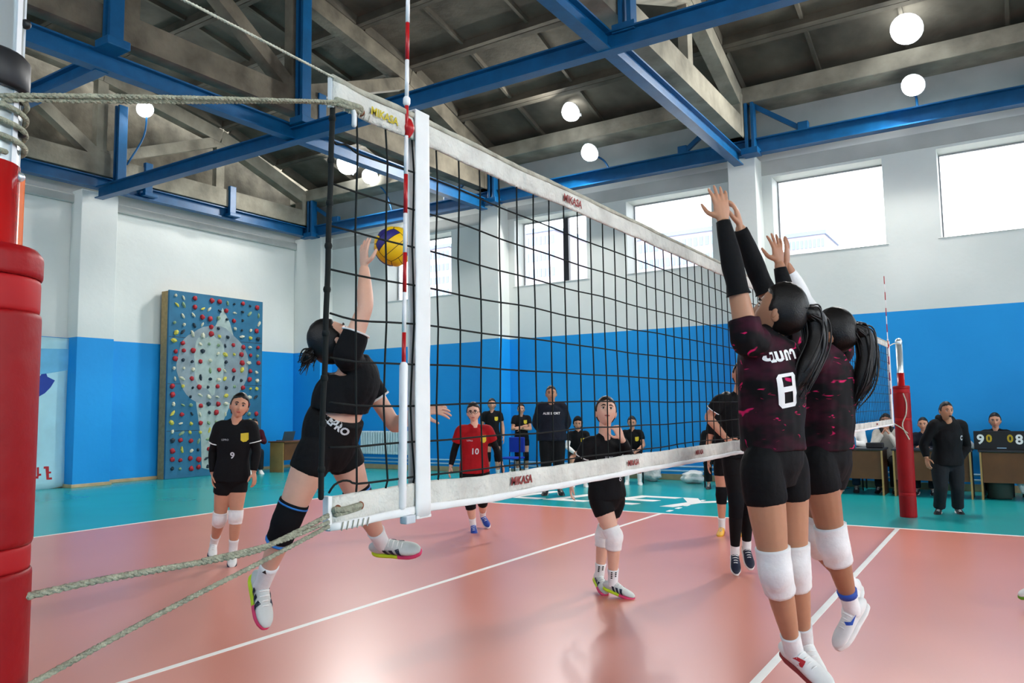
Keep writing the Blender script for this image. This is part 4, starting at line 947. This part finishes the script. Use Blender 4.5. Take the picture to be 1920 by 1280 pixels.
        if tc:
            for S in 'LR':
                if fr <= 1:
                    a, e = J['s'+S], J['e'+S]; finish(*loft([seg(a, e, fr-.012), seg(a, e, fr+.02)], [.0655*s*loose, .0645*s*loose], n=20, sub=1, rnd=False), 'sleeve_trim', MATS[tc], objs['shirt'], off)
            for c in objs['shirt'].children: pass
        if top.get('collar'):
            finish(*loft([J['nek']-up*.02*s, J['nek']+up*.01*s], [(.074*s*w, .068*s*w), (.064*s*w, .060*s*w)], lat_s, n=18, sub=1, rnd=False), 'collar', MATS[top['collar']], root, off)
        if top.get('hood'):
            b = J['nek']-fwd*.06*s; mb = MB(); mb.loft([b+lat_s*.11*s+fwd*.07*s-up*.02*s, b+lat_s*.09*s+up*.02*s, b-fwd*.05*s+up*.0*s, b-lat_s*.09*s+up*.02*s, b-lat_s*.11*s+fwd*.07*s-up*.02*s], [.03*s, .045*s, .06*s, .045*s, .03*s], n=12); finish(mb.v, mb.f, 'hood', objs['shirt'].data.materials[0], root, off)
    if bottom:
        fr = bottom.get('len', .42); q = bottom.get('loose', 1.0)
        P = [loft([hipm-up*.105*s, hipm-up*.02*s]+[np.asarray(q) for q in bottom.get('path', [hipm+up*.05*s, seg(hipm, shm, bottom.get('rise', .3))])], [(.088*s*bulk, .080*s*bulk), (.150*s*bulk, .112*s*bulk), tuple(v*s*bulk for v in bottom.get('rad2', (.156, .113))), tuple(v*s*bulk*w for v in bottom.get('rad', (.139, .110)))], [lat_h]*4, n=20, rnd=False)]
        for S in 'LR':
            a, k, n = J['h'+S], J['k'+S], J['a'+S]
            if fr <= 1: P.append(loft([seg(hipm, a, .6)+up*.03*s, seg(a, k, .06), seg(a, k, .3), seg(a, k, fr)], [v*s*q*bulk for v in (.080, .089, .091, .086 if fr < .5 else .079)], n=16, rnd=False))
            else: P.append(loft([seg(hipm, a, .6)+up*.03*s, seg(a, k, .06), seg(a, k, .35), seg(a, k, .8), k, seg(k, n, .3), seg(k, n, .65), seg(k, n, min(.97, fr-1))], [v*s*q*bulk for v in (.080, .092, .093, .080, .072, .070, .066, .066)], n=16, rnd=False))
        me = remesh(P, 'shorts', vox*.95, 4); V, F = mesh_vf(me); bpy.data.meshes.remove(me)
        objs['bottom'] = finish(V, F, bottom.get('name', 'shorts'), MATS[bottom['m']], root, off, bottom.get('wr', .003), 12, seed+3)
    if legs:
        for S in 'LR':
            a, k, n = J['h'+S], J['k'+S], J['a'+S]
            finish(*loft([seg(a, k, .25), seg(a, k, .62), seg(a, k, .88), k, seg(k, n, .12), seg(k, n, .32), seg(k, n, .6), seg(k, n, .88)], [v*s*bulk for v in (.090, .076, .064, .060, .057, .059, .050, .039)], n=14, sub=3, rnd=False), 'legging', MATS[legs], root, off)
    for S in 'LR':
        a, k, n, t = J['h'+S], J['k'+S], J['a'+S], J['t'+S]
        if pads and pads.get(S):
            m_ = pads[S]; mult = pads.get('mult', 1.0); kd = nrm(np.cross(np.cross(k-a, n-k), k-a)) if np.linalg.norm(np.cross(nrm(k-a), nrm(n-k))) > .15 else -fwdh
            pk = k-kd*.010*s
            ln = pads.get('len', 1.0)
            po = finish(*loft([seg(a, k, 1-.23*ln), seg(a, k, 1-.13*ln), seg(pk, k, .4), seg(k, n, .13*ln), seg(k, n, .26*ln)], [v*s*mult*bulk for v in (.0685, .0675, .068, .064, .0615)], n=18, sub=4, rnd=False), 'knee_pad', MATS[m_], root, off, .003, 30, seed)
            if pads.get('edge'):
                for q0, rr in ((seg(a, k, 1-.23*ln), .0695), (seg(k, n, .255*ln), .063)):
                    dd = nrm(k-a) if rr > .065 else nrm(n-k); finish(*loft([q0+dd*.012, q0+dd*.020], [rr*s*mult*bulk]*2, n=18, sub=1, rnd=False), 'edge_band', MATS[pads['edge']], po, off)
        if socks:
            sk = socks if isinstance(socks, str) else socks.get(S)
            t0 = .70 if isinstance(socks, str) else socks.get('t', .70)
            if sk:
                so = finish(*loft([seg(k, n, t0), seg(k, n, .86), n, n-nrm(k-n)*-.0+nrm(n-k)*.03*s], [v*s for v in ((.0475 if t0 < .72 else .043), .041, .0405, .038)], n=14, sub=3, rnd=False), 'sock', MATS[sk], root, off, .0015, 50, seed)
                objs['sock'+S] = so
        if shoes:
            sh = shoes if 'upper' in shoes else shoes.get(S)
            if sh: objs['shoe'+S] = shoe(root, off, n, t, nrm(k-n), s*(1 if fem else 1.12), sh['upper'], sh['sole'], sh.get('toe'), sh.get('stripe'))
        if armsleeve and armsleeve.get(S):
            a_, e_, w_ = J['s'+S], J['e'+S], J['w'+S]; f0 = armsleeve.get('from', .45); f1 = armsleeve.get('to', {}).get(S, .95)
            finish(*loft([seg(a_, e_, f0), seg(a_, e_, .8), e_, seg(e_, w_, .25), seg(e_, w_, .65), seg(e_, w_, f1)], [v*s for v in (.0515, .0455, .043, .0445, .038, .0295)], n=14, sub=3, rnd=False), 'arm_sleeve', MATS[armsleeve[S]], root, off, .002, 30, seed)
    # sub-parts stored in world axes: bring them home
    for o in list(root.children):
        for c in o.children:
            c.matrix_parent_inverse = Matrix()
    return objs
def PJ(D, **j): return {k: pxd(v[0], v[1], D+(v[2] if len(v) > 2 else 0)) for k, v in j.items()}
def cv(r, u, f): return nrm(CR*r+CU*u+CF*f)       # direction given as right, up, away from the lens
def stand(loc, f, h=1.68, arms='down', lean=0.0, step=0.0):
    s = h/1.68; loc = np.array([loc[0], loc[1], 0.0]); f = nrm([f[0], f[1], 0]); r = np.array([f[1], -f[0], 0]); T = lambda x, y, z: loc+(r*x+f*y+np.array([0, 0, 1])*z)*s
    J = {}
    for S, k in (('L', -1), ('R', 1)):
        J['h'+S] = T(.09*k, 0, .87); J['k'+S] = T(.10*k, .03+step*k*.5, .475); J['a'+S] = T(.11*k, -.03+step*k, .085); J['t'+S] = T(.14*k, .15+step*k, .025); J['s'+S] = T(.165*k, lean, 1.36-abs(lean)*.2)
        if arms == 'down': e, w = (.225, lean-.03, 1.09), (.235, lean+.05, .86)
        elif arms == 'crossed': e, w = (.21, .07, 1.10), (-.02, .20, 1.14+.02*k)
        elif arms == 'behind': e, w = (.25, -.10, 1.11), (.12, -.15, .90)
        J['e'+S] = T(e[0]*k, e[1], e[2]); J['w'+S] = T(w[0]*k, w[1], w[2])
    J['hed'] = T(0, .02+lean*1.35, 1.565-abs(lean)*.3); return J
def sit(loc, f, h=1.68, arms='lap', lean=.06, knee=.43, seat=.5):
    s = h/1.68; loc = np.array([loc[0], loc[1], 0.0]); f = nrm([f[0], f[1], 0]); r = np.array([f[1], -f[0], 0]); T = lambda x, y, z: loc+(r*x+f*y+np.array([0, 0, 1])*z)*s
    J = {}
    for S, k in (('L', -1), ('R', 1)):
        J['h'+S] = T(.09*k, 0, seat+.03); J['k'+S] = T(.12*k, knee, seat+.02); J['a'+S] = T(.12*k, knee-.02, .085); J['t'+S] = T(.14*k, knee+.16, .025); J['s'+S] = T(.165*k, lean, seat+.50)
        if arms == 'lap': e, w = (.22, lean+.06, seat+.25), (.07, lean+.27, seat+.14)
        elif arms == 'table': e, w = (.23, lean+.14, seat+.26), (.08, lean+.34, seat+.31)
        elif arms == 'chin': e, w = (.20, lean+.25, seat+.27), (.05, lean+.17, seat+.50)
        J['e'+S] = T(e[0]*k, e[1], e[2]); J['w'+S] = T(w[0]*k, w[1], w[2])
    J['hed'] = T(0, lean+.03, seat+.71); J['wai'] = T(0, -.01, seat+.2); return J
def onfloor(px, py):
    d = CR*(px-960)/FPX+CU*(640-py)/FPX+CF; return CAM+d*(-CAM[2]/d[2])
def tocam(p): return CAM[:2]-np.asarray(p)[:2]
BADGE = [(-.03, .035), (.03, .035), (.03, -.02), (.012, -.035), (-.012, -.035), (-.03, -.02)]
def badge(P, x, z, s=1.0, m='yellow'):
    c = P['J']['che']+P['lat']*x+P['up']*z; o = decal_on(P['shirt'], P['off'], '', 0, M[m] if m in M else MATS[m], c, P['fwd'], -P['lat'], P['up'], 'badge', shape=[(a*s, b*s) for a, b in BADGE]); return o
def front_text(P, txt, size, m, x, z, **k):
    c = P['J']['che']+P['lat']*x+P['up']*z; return decal_on(P['shirt'], P['off'], txt, size, M[m], c, P['fwd'], -P['lat'], P['up'], **k)

LIME = dict(upper='shoe_grey', sole='sole_lime', toe='sole_pink', stripe='shoe_navy')
WHITES = dict(upper='shoe_white', sole='sole_white')
# 1 leaping attacker
J = PJ(3.75, hed=(627, 642, -.02), sR=(652, 664, -.14), eR=(685, 575, -.10), wR=(683, 503, .06), sL=(680, 704, .19), eL=(740, 798, .22), wL=(790, 768, .10),
       hR=(598, 832, -.08), hL=(640, 842, .09), kR=(538, 975, -.10), aR=(492, 1093, .02), tR=(506, 1180, -.06), kL=(676, 938, .14), aL=(716, 1018, .33), tL=(790, 1025, .30), wai=(642, 770, .03), che=(662, 722, .03), nek=(660, 686, .02))
P = person('leaping player in black with black and blue knee pads, striking the ball', J, look=cv(.55, .62, .35), headup=cv(-.75, .62, -.1), h=1.68, skin='skin_c', det=2, hem=.54, trim='white_cloth',
           top=dict(m='black_cloth', sleeve=.45, loose=1.04, path=[pxd(637, 768, 3.77), pxd(642, 746, 3.77)], prr=[(.152, .128), (.152, .128)]), bottom=dict(m='black_knit', len=.36, path=[pxd(623, 802, 3.75), pxd(634, 776, 3.74)], rad=(.146, .128), rad2=(.160, .130)), pads=dict(L='pad_black', R='pad_black', edge='trim_blue', mult=1.04, len=1.05), socks='white_cloth',
           shoes=LIME, hair='bun', hands={'R': dict(d=cv(-.05, 1, .15), n=cv(.7, .1, .6), th=cv(.2, .2, -1), curl=.14, spread=.3), 'L': dict(d=cv(.8, .0, .1), n=cv(-.1, -.8, .5), th=cv(.2, .7, -.6), curl=.25, spread=.35)})
hp = (P['J']['hL']+P['J']['hR'])/2
decal_on(P['bottom'], P['off'], 'LEPRO', .046, M['lampb'], pxd(630, 797, 3.62), cv(.0, .0, -1), cv(.74, -.67, 0), cv(.67, .74, 0), 'waistband_print', 0, .002)
for S, q in (('R', cv(.1, .2, -1)), ('L', cv(.2, .4, -1))):
    so = P['sock'+S]; c = seg(P['J']['k'+S], P['J']['a'+S], .80); decal_on(so, P['off'], '', 0, M['score'], c, q, np.cross(nrm(P['J']['k'+S]-P['J']['a'+S]), q), nrm(P['J']['k'+S]-P['J']['a'+S]), 'print', shape=[(-.012, -.008), (.012, -.008), (.0, .010)])

# 2 blocker with number 8
J = PJ(3.30, hed=(1461, 587, .02), sL=(1403, 640, -.12), sR=(1474, 628, .17), eL=(1379, 522, -.10), wL=(1356, 415, -.06), eR=(1424, 520, .19), wR=(1388, 428, .15),
       hL=(1426, 868, -.08), hR=(1476, 858, .10), kL=(1454, 1070, -.08), aL=(1488, 1218, .05), tL=(1540, 1266, -.06), kR=(1490, 1062, .12), aR=(1508, 1200, .26), tR=(1530, 1250, .16), nek=(1442, 626, .03))
pony = [pxd(1528, 596, 3.30), pxd(1532, 640, 3.28), pxd(1512, 690, 3.24), pxd(1490, 735, 3.22)]
P8 = person('jumping blocker number 8 in black and pink jersey, nearest the lens, back turned', J, look=cv(-.80, .30, .50), headup=cv(.30, .9, -.05), h=1.70, skin='skin_b', det=2, hem=.66, top=dict(m=M['jersey'], sleeve=.36, loose=1.08, wr=.010),
            bottom=dict(m='black_knit', len=.37), pads=dict(L='white_cloth', R='white_cloth', mult=1.06, len=.95), socks=dict(L='white_cloth', R='white_cloth', t=.80), shoes=dict(upper='shoe_white', sole='sole_red'),
            pony=pony, tail=1.25, armsleeve={'L': 'black_knit', 'R': 'black_knit', 'to': dict(L=1.0, R=.98), 'from': .74}, bulk=.97,
            hands={'L': dict(d=cv(-.12, 1, .05), n=cv(-.25, .0, 1), th=cv(-1, 0, 0), bend=[.16, .10, .12, .2], spread=.22), 'R': dict(d=cv(-.18, 1, .1), n=cv(-.9, .1, .4), th=cv(-.3, 0, -1), bend=[.5, .42, .36, .42], spread=.2)})
nb = cv(.62, .08, -.80); ub = nrm(pxd(1440, 640, 3.3)-pxd(1462, 800, 3.3)); xb = np.cross(ub, nb)
E8 = [[(-.034, .066), (.034, .066), (.046, .052), (-.046, .052)], [(-.046, .052), (-.022, .052), (-.022, .012), (-.046, .012)], [(.022, .052), (.046, .052), (.046, .012), (.022, .012)], [(-.046, .012), (.046, .012), (.046, -.010), (-.046, -.010)], [(-.046, -.010), (-.022, -.010), (-.022, -.056), (-.046, -.056)], [(.022, -.010), (.046, -.010), (.046, -.056), (.022, -.056)], [(-.046, -.056), (.046, -.056), (.034, -.074), (-.034, -.074)]]
decal_on(P8['shirt'], P8['off'], '', 0, M['white'], pxd(1466, 730, 3.2), nb, xb, ub, 'number_print', shape=E8)
decal_on(P8['shirt'], P8['off'], 'ՎԱՌԴ', .050, M['white'], pxd(1464, 668, 3.2), nb, xb, ub, 'name_print', 0, .004)
o = P8['shoeL']; c = P8['J']['aL']*.45+P8['J']['tL']*.55
decal_on(o, P8['off'], '', 0, MATS['mark_red'], pxd(1514, 1240, 3.2), cv(.1, .45, -1), cv(1, -.3, 0), cv(.3, 1, 0), 'print', shape=[(-.03, .01), (.0, .022), (.03, .012), (.022, -.016), (-.012, -.022)])

# 3 second blocker
J = PJ(3.83, hed=(1562, 627, .04), sL=(1522, 672, -.13), sR=(1576, 656, .17), eL=(1482, 585, -.05), wL=(1461, 495, -.02), eR=(1508, 565, .20), wR=(1474, 497, .16),
       hL=(1530, 862, -.08), hR=(1566, 856, .10), kL=(1563, 1020, -.06), aL=(1597, 1140, .03), tL=(1553, 1222, -.01), kR=(1520, 1002, .14), aR=(1597, 1098, .36), tR=(1588, 1150, .24), nek=(1556, 658, .03))
pony = [pxd(1618, 628, 3.84), pxd(1624, 668, 3.82), pxd(1615, 715, 3.80), pxd(1598, 752, 3.80)]
P2 = person('jumping blocker in pink marked black jersey with one white and one black sleeve', J, look=cv(-.80, .05, .55), headup=cv(.12, .95, 0), h=1.70, skin='skin_d', det=2, hem=.66, top=dict(m=M['jersey'], sleeve=.5, loose=1.06, wr=.010),
            bottom=dict(m='black_knit', len=.35), pads=dict(L='white_cloth', R='white_cloth', mult=1.12, len=1.0), socks=dict(L='white_cloth', R='white_cloth', t=.72), shoes=WHITES, pony=pony, tail=1.4,
            armsleeve={'L': 'black_knit', 'R': 'white_cloth', 'to': dict(L=.92, R=.80)}, hands={'L': dict(d=cv(-.1, 1, .05), n=cv(-.5, 0, .9), th=cv(-.9, 0, -.4), bend=[.15, .1, .12, .18], spread=.35), 'R': dict(d=cv(.1, 1, .1), n=cv(-.8, 0, .5), th=cv(.3, 0, .9), curl=.15, spread=.3)})
for S in 'LR':
    so = P2['sock'+S]; J_ = P2['J']; d = nrm(J_['k'+S]-J_['a'+S]); c = seg(J_['k'+S], J_['a'+S], .80)
    finish(*loft([seg(J_['k'+S], J_['a'+S], .715), seg(J_['k'+S], J_['a'+S], .80)], [.0485, .0450], n=16, sub=1, rnd=False), 'sock_band', MATS['mark_blue'], so, P2['off'])
for cpx in ((1606, 1170), (1578, 1200)):
    decal_on(P2['shoeL'], P2['off'], '', 0, MATS['mark_blue'], pxd(cpx[0], cpx[1], 3.78), cv(.05, .05, -1), cv(.8, .55, 0), cv(-.5, .8, 0), 'print', shape=[(-.035, .0), (-.01, -.012), (.04, .018), (-.008, .004), (-.03, .014)])

# 4 front girl, hand at the neck
J = PJ(6.19, hed=(1136, 772, 0), sR=(1103, 832, -.06), sL=(1163, 830, .06), eR=(1083, 874, -.03), wR=(1072, 905, -.05), eL=(1186, 868, -.02), wL=(1166, 822, -.14),
       hR=(1122, 930, -.03), hL=(1154, 930, .05), kR=(1151, 1006, -.10), aR=(1149, 1092, -.06), tR=(1186, 1112, -.14), kL=(1132, 1004, .14), aL=(1124, 1078, .14), tL=(1133, 1100, .02))
P = person('young player in black behind the net with one hand at her collar, white knee pads', J, look=cv(.02, .42, -1), h=1.62, skin='skin_c', det=1, hem=.92, trim='white_cloth', top=dict(m='black_cloth', sleeve=.55, loose=.98), bottom=dict(m='black_knit', len=.45),
           pads=dict(L='white_cloth', R='white_cloth', mult=1.08), socks='white_cloth', shoes=LIME, hair='bun', hairc='hair_brown', armsleeve=dict(L='black_knit', R='black_knit', to=dict(L=.9, R=.9)),
           hands={'L': dict(d=cv(-.45, .9, .0), n=cv(-.3, -.2, 1), th=cv(-.9, -.3, 0), curl=.75), 'R': dict(d=cv(-.1, -1, 0), n=cv(1, 0, -.1), th=cv(0, 0, -1), curl=.45)})
front_text(P, '8', .07, 'lampb', -.07, -.14, name='number_print'); front_text(P, 'LEPRO', .022, 'lampb', .03, .03, name='chest_print')
for S in 'LR':
    so = P['sock'+S]; rs = random.Random(3)
    for k in range(7):
        c = seg(P['J']['k'+S], P['J']['a'+S], .76+.04*(k//2))+CR*.02*(k % 2-.5)*1.6; decal_on(so, P['off'], '', 0, M['score'], c, cv(0, .1, -1), CR, CU, 'print', shape=[(-.007, -.005), (.007, -.004), (.005, .006), (-.006, .005)])

# 5 player 9 by the climbing board
J = PJ(7.67, hed=(449, 761, 0), sR=(411, 801, -.03), sL=(471, 799, .05), eR=(400, 847, .0), wR=(399, 888, -.05), eL=(481, 846, .05), wL=(476, 885, .0),
       hR=(421, 898, -.02), hL=(447, 898, .04), kR=(412, 972, .02), aR=(401, 1018, .22), tR=(399, 1036, .08), kL=(442, 968, -.02), aL=(437, 1030, .0), tL=(435, 1056, -.14))
P = person('player number 9 in black long sleeves walking in front of the climbing board', J, look=cv(.38, .12, -1), h=1.70, skin='skin_e', det=1, hem=.9, trim='white_cloth', top=dict(m='black_cloth', sleeve=.62, loose=1.02), bottom=dict(m='black_knit', len=.36),
           pads=dict(L='white_cloth', R='white_cloth', mult=1.03, len=.75), socks='white_cloth', shoes=dict(upper='shoe_white', sole='sole_white', toe='shoe_navy'), armsleeve=dict(L='black_knit', R='black_knit', to=dict(L=.92, R=.92)),
           hands={'R': dict(d=cv(.05, -1, -.1), n=cv(.9, 0, .2), th=cv(.2, 0, -1), curl=.35), 'L': dict(d=cv(.1, -1, -.1), n=cv(-.9, 0, .2), th=cv(-.2, 0, -1), curl=.3)})
front_text(P, '9', .085, 'lampb', .0, -.11, name='number_print', bold=.002); badge(P, -.10, .06, 1.2); front_text(P, 'LEPRO', .024, 'lampb', .08, .045, name='chest_print')

# 6 libero in red
J = PJ(9.50, hed=(888, 773, 0), sR=(864, 806, -.03), sL=(915, 806, .05), eR=(852, 843, .02), wR=(845, 874, -.05), eL=(930, 840, .08), wL=(940, 868, .0),
       hR=(876, 880, -.02), hL=(903, 880, .05), kR=(882, 945, -.05), aR=(887, 982, .0), tR=(889, 999, -.12), kL=(905, 938, .10), aL=(905, 966, .35), tL=(914, 982, .22))
P = person('player with glasses in a red jersey over black sleeves, walking behind the net', J, look=cv(-.05, .05, -1), h=1.62, skin='skin_c', det=1, hem=.98, top=dict(m='red_cloth', sleeve=.62, loose=1.08), bottom=dict(m='black_cloth', len=.48, loose=1.1), bulk=1.04,
           pads=dict(L='pad_black', R='pad_black', mult=1.03, len=.8), socks='white_cloth', shoes=dict(upper='shoe_blue', sole='sole_white'), armsleeve=dict(L='black_knit', R='black_knit', to=dict(L=.92, R=.92)), glasses=True,
           hands={'R': dict(curl=.3), 'L': dict(curl=.3)})
front_text(P, '10', .10, 'lampb', .02, -.10, name='number_print', bold=.002); badge(P, -.09, .05, 1.25); front_text(P, 'LEPRO', .024, 'lampb', .08, .03, name='chest_print')

# 7 setter half hidden behind blocker 8
J = PJ(6.96, hed=(1392, 702, 0), sR=(1350, 752, -.02), sL=(1418, 752, .05), eR=(1328, 782, .02), wR=(1362, 822, -.12), eL=(1434, 800, .05), wL=(1420, 838, -.05),
       hR=(1372, 850, -.02), hL=(1400, 850, .05), kR=(1380, 945, -.08), aR=(1378, 1036, .0), tR=(1381, 1072, -.16), kL=(1400, 940, .06), aL=(1400, 1026, .12), tL=(1408, 1058, -.02))
P = person('player in black leggings and navy shoes half hidden behind blocker number 8', J, look=cv(-.1, .2, -1), h=1.68, skin='skin_e', det=1, top=dict(m='black_cloth', sleeve=.55, loose=1.05), bottom=dict(m='black_knit', len=.45), legs='black_knit', pads=dict(L='pad_black', R='pad_black', mult=1.0),
           socks=dict(L='white_cloth', R='white_cloth', t=.84), shoes=dict(upper='shoe_navy', sole='sole_white'), trim='white_cloth', hands={'R': dict(d=cv(.6, -.7, -.2), n=cv(.3, .1, 1), th=cv(.5, .6, 0), curl=.6)})
# 8 player with yellow shoes behind the setter
q = onfloor(1372, 1003); J = stand((q[0], q[1]), tocam(q), 1.64); 
for k in J: J[k] = J[k]+CR*0.0
P = person('player with yellow shoes and black knee pads behind the one in leggings', J, h=1.64, skin='skin_e', det=0, top=dict(m='black_cloth'), bottom=dict(m='black_knit', len=.45), pads=dict(L='pad_black', R='pad_black'), socks='white_cloth', shoes=dict(upper='sole_orange', sole='sole_gum'))

# bench row by the long wall
def at_d(px, py_foot): q = onfloor(px, py_foot); return q
def bench_player(px, pyf, label, kind='stand', face=(0, 0), h=1.66, **k):
    q = onfloor(px, pyf); f = tocam(q)+np.array(face); J = stand(q, f, h, k.pop('arms', 'down')) if kind == 'stand' else sit(q, f, h, k.pop('arms', 'lap'), lean=k.pop('lean', .06)); return person(label, J, h=h, det=0, **k), q, f
T_ = dict(m='black_cloth', sleeve=.55)
P, q, f = bench_player(924, 898, 'standing reserve in black tee right behind the red jersey', h=1.72, skin='skin_e', top=T_, bottom=dict(m='black_knit', len=.5), legs=None, socks='white_cloth', shoes=dict(upper='shoe_black', sole='sole_white'), pads=dict(L='pad_black', R='pad_black')); badge(P, -.09, .05, 1.2)
P, q, f = bench_player(979, 893, 'standing reserve with folded hands in black beside the tall coach', h=1.60, arms='crossed', skin='skin_e', top=T_, bottom=dict(m='black_knit', len=.42), socks='white_cloth', shoes=dict(upper='shoe_white', sole='sole_white'), pads=dict(L='pad_black', R='pad_black')); badge(P, -.09, .05, 1.2)
q = onfloor(1037, 927); P = person('tall coach in navy sweatshirt and dark trousers standing by the blue wall', stand(q, tocam(q), 1.88, 'behind'), h=1.88, fem=False, skin='skin_b', det=0, hair='short', top=dict(m='navy_cloth', sleeve=2, loose=1.12, name='sweatshirt'), bottom=dict(m='black_cloth', len=1.95, loose=1.12, name='trousers'), shoes=dict(upper='shoe_black', sole='sole_white'), bulk=1.08)
front_text(P, 'ALSE SPORT', .055, 'white', .0, .05, name='chest_print', bold=.001)
def seat_at(px, pyf, label, chl, back=.0, **k):
    q = onfloor(px, pyf); f = nrm(np.append(tocam(q), 0)); c = q-f*.42; J = sit(c, f, k.get('h', 1.66), k.pop('arms', 'lap'), lean=k.pop('lean', .1)); P = person(label, J, det=0, **k)
    chair(c[0], c[1], math.atan2(-f[0], f[1]), chl); return P
P = seat_at(1086, 912, 'seated reserve in dark hood with one white sleeve, beside the coach', 'black chair under the hooded reserve', skin='skin_e', hair='long' and None, hood=True, cap='black_cloth', top=T_, bottom=dict(m='black_knit', len=.45), socks='white_cloth', shoes=WHITES, armsleeve={'R': 'white_cloth', 'from': .4}); badge(P, -.09, .04, 1.2)
P = seat_at(1188, 908, 'seated reserve with folded hands at the right end of the bench row', 'black chair under the rightmost bench reserve', skin='skin_e', top=T_, bottom=dict(m='black_knit', len=.45), socks='white_cloth', shoes=WHITES, pads=dict(L='pad_black', R='pad_black')); badge(P, -.09, .04, 1.2)
P = seat_at(1342, 916, 'person in black slumped on a chair behind the bent elbow', 'black chair behind the player in leggings', skin='skin_e', lean=.22, top=dict(m='black_cloth', sleeve=2), bottom=dict(m='black_cloth', len=1.9, name='trousers'), shoes=dict(upper='shoe_black', sole='shoe_black'))
q = onfloor(948, 897); chair(q[0]+.1, min(q[1]+.1, 9.0), math.pi, 'blue plastic chair between the two standing reserves', 'bluechair')
bottle(q[0]+.25, min(q[1]-.2, 8.7), 0.0, 'water bottle on the floor by the blue chair', 'plastic')

# referee and table officials
J = PJ(10.50, hed=(1774, 770, -.10), sR=(1751, 797, -.02), sL=(1802, 797, .06), eR=(1732, 832, .04), wR=(1737, 858, -.02), eL=(1812, 836, .1), wL=(1802, 860, .03),
       hR=(1762, 868, .02), hL=(1790, 868, .06), kR=(1764, 915, -.06), aR=(1761, 951, .06), tR=(1757, 963, -.10), kL=(1795, 915, -.04), aL=(1796, 951, .06), tL=(1803, 963, -.10), nek=(1776, 787, -.02))
P = person('referee in black hooded jacket leaning forward beside the far red post', J, look=cv(-.02, .02, -1), headup=cv(0, 1, -.1), h=1.62, fem=False, skin='skin_b', det=1, hair='short', hem=.9, top=dict(m='black_cloth', sleeve=2, loose=1.12, hood=True, name='jacket'), bottom=dict(m='charcoal_cloth', len=1.97, loose=1.15, name='trousers'), shoes=dict(upper='shoe_black', sole='sole_white'), bulk=1.05)
front_text(P, 'C', .085, 'lampb', -.10, .0, name='jacket_emblem', bold=.003)
mb = MB(); c = P['J']['hed']-CU*.062-CF*.10; mb.ball(c-P['off'], (.016, .02, .014), 8, 6); o = mb.build('whistle', M['black'], P['root'])
OFF = [0]
def official(px, label, chl, y=8.98, arms='table', **k):
    x = float(onp(px, 820, 1, y)[0]); J = sit((x, y), (k.pop('fx', 0), -1), k.get('h', 1.66), arms, lean=k.pop('lean', .04)); P = person(label, J, det=0, **k); OFF[0] += 1
    chair(x, y, math.pi, ('chair under the bearded man', 'chair under the person in pale hoodie', 'chair behind the two blockers at the judging table', 'chair behind the referee at the judging table', 'chair behind the scoreboard', 'chair at the right edge behind the scoreboard')[OFF[0]-1]); return P
official(1595, 'bearded man in white shirt seated at the left judging table', '', fem=False, h=1.74, skin='skin_b', hair='short', beard=True, top=dict(m='white_cloth', sleeve=2, name='shirt'), bottom=dict(m='jeans', len=1.95, name='trousers'), shoes=dict(upper='shoe_black', sole='sole_white'))
official(1664, 'long haired person in pale hoodie seated just left of the far red post', '', skin='skin_e', hair='loose', top=dict(m='grey_cloth', sleeve=2, loose=1.1, name='hoodie'), bottom=dict(m='charcoal_cloth', len=1.95, name='trousers'), shoes=dict(upper='shoe_black', sole='sole_white'), arms='chin')
official(1503, 'seated person in white glimpsed between the two blockers', '', fem=False, skin='skin_b', hair='short', top=dict(m='white_cloth', sleeve=2, name='shirt'), bottom=dict(m='charcoal_cloth', len=1.95, name='trousers'), shoes=dict(upper='shoe_black', sole='sole_white'))
official(1733, 'person in dark clothes seated behind the referee, mostly hidden', '', h=1.58, skin='skin_e', hair='short', top=dict(m='navy_cloth', sleeve=2, name='shirt'), bottom=dict(m='charcoal_cloth', len=1.95, name='trousers'), shoes=dict(upper='shoe_black', sole='sole_white'))
official(1868, 'dark haired person in black looking over the scoreboard', '', y=8.95, skin='skin_e', h=1.66, hair='pony', hairc='hair_black', top=dict(m='black_cloth', sleeve=2, name='shirt'), bottom=dict(m='charcoal_cloth', len=1.95, name='trousers'), shoes=dict(upper='shoe_black', sole='sole_white'))
official(1938, 'person in black cut off by the right edge behind the scoreboard', '', y=8.95, skin='skin_e', h=1.62, hair='loose', top=dict(m='black_cloth', sleeve=2, name='shirt'), bottom=dict(m='charcoal_cloth', len=1.95, name='trousers'), shoes=dict(upper='shoe_black', sole='sole_white'))
J = sit((-14.85, 7.02), (.85, -.5), 1.70, 'table', lean=.1); P = person('dark haired boy in maroon sweater seated at the corner desk with laptop', J, h=1.70, fem=False, skin='skin_e', hair='short', det=0, top=dict(m='maroon_cloth', sleeve=2, name='sweater'), bottom=dict(m='charcoal_cloth', len=1.95, name='trousers'), shoes=dict(upper='shoe_white', sole='sole_white'))
chair(-14.87, 7.03, math.atan2(-.85, -.5), 'dark chair under the boy in maroon')
# player leaving the frame at the right, only a shoe tip in view
J = PJ(5.6, hed=(2150, 640, 0), sR=(2110, 715, -.1), sL=(2190, 715, .1), eR=(2080, 790, 0), wR=(2060, 850, 0), eL=(2220, 790, 0), wL=(2230, 850, 0), hR=(2105, 880, -.05), hL=(2155, 880, .08),
       kR=(2070, 985, -.05), aR=(1960, 1092, .0), tR=(1903, 1112, .0), kL=(2190, 995, .05), aL=(2215, 1100, .0), tL=(2150, 1130, .0))
person('player at the right edge with only a green soled shoe in view', J, h=1.7, skin='skin_b', det=0, top=dict(m=M['jersey'], sleeve=.5), bottom=dict(m='black_knit', len=.4), socks='white_cloth', shoes=dict(upper='shoe_white', sole='sole_green'))
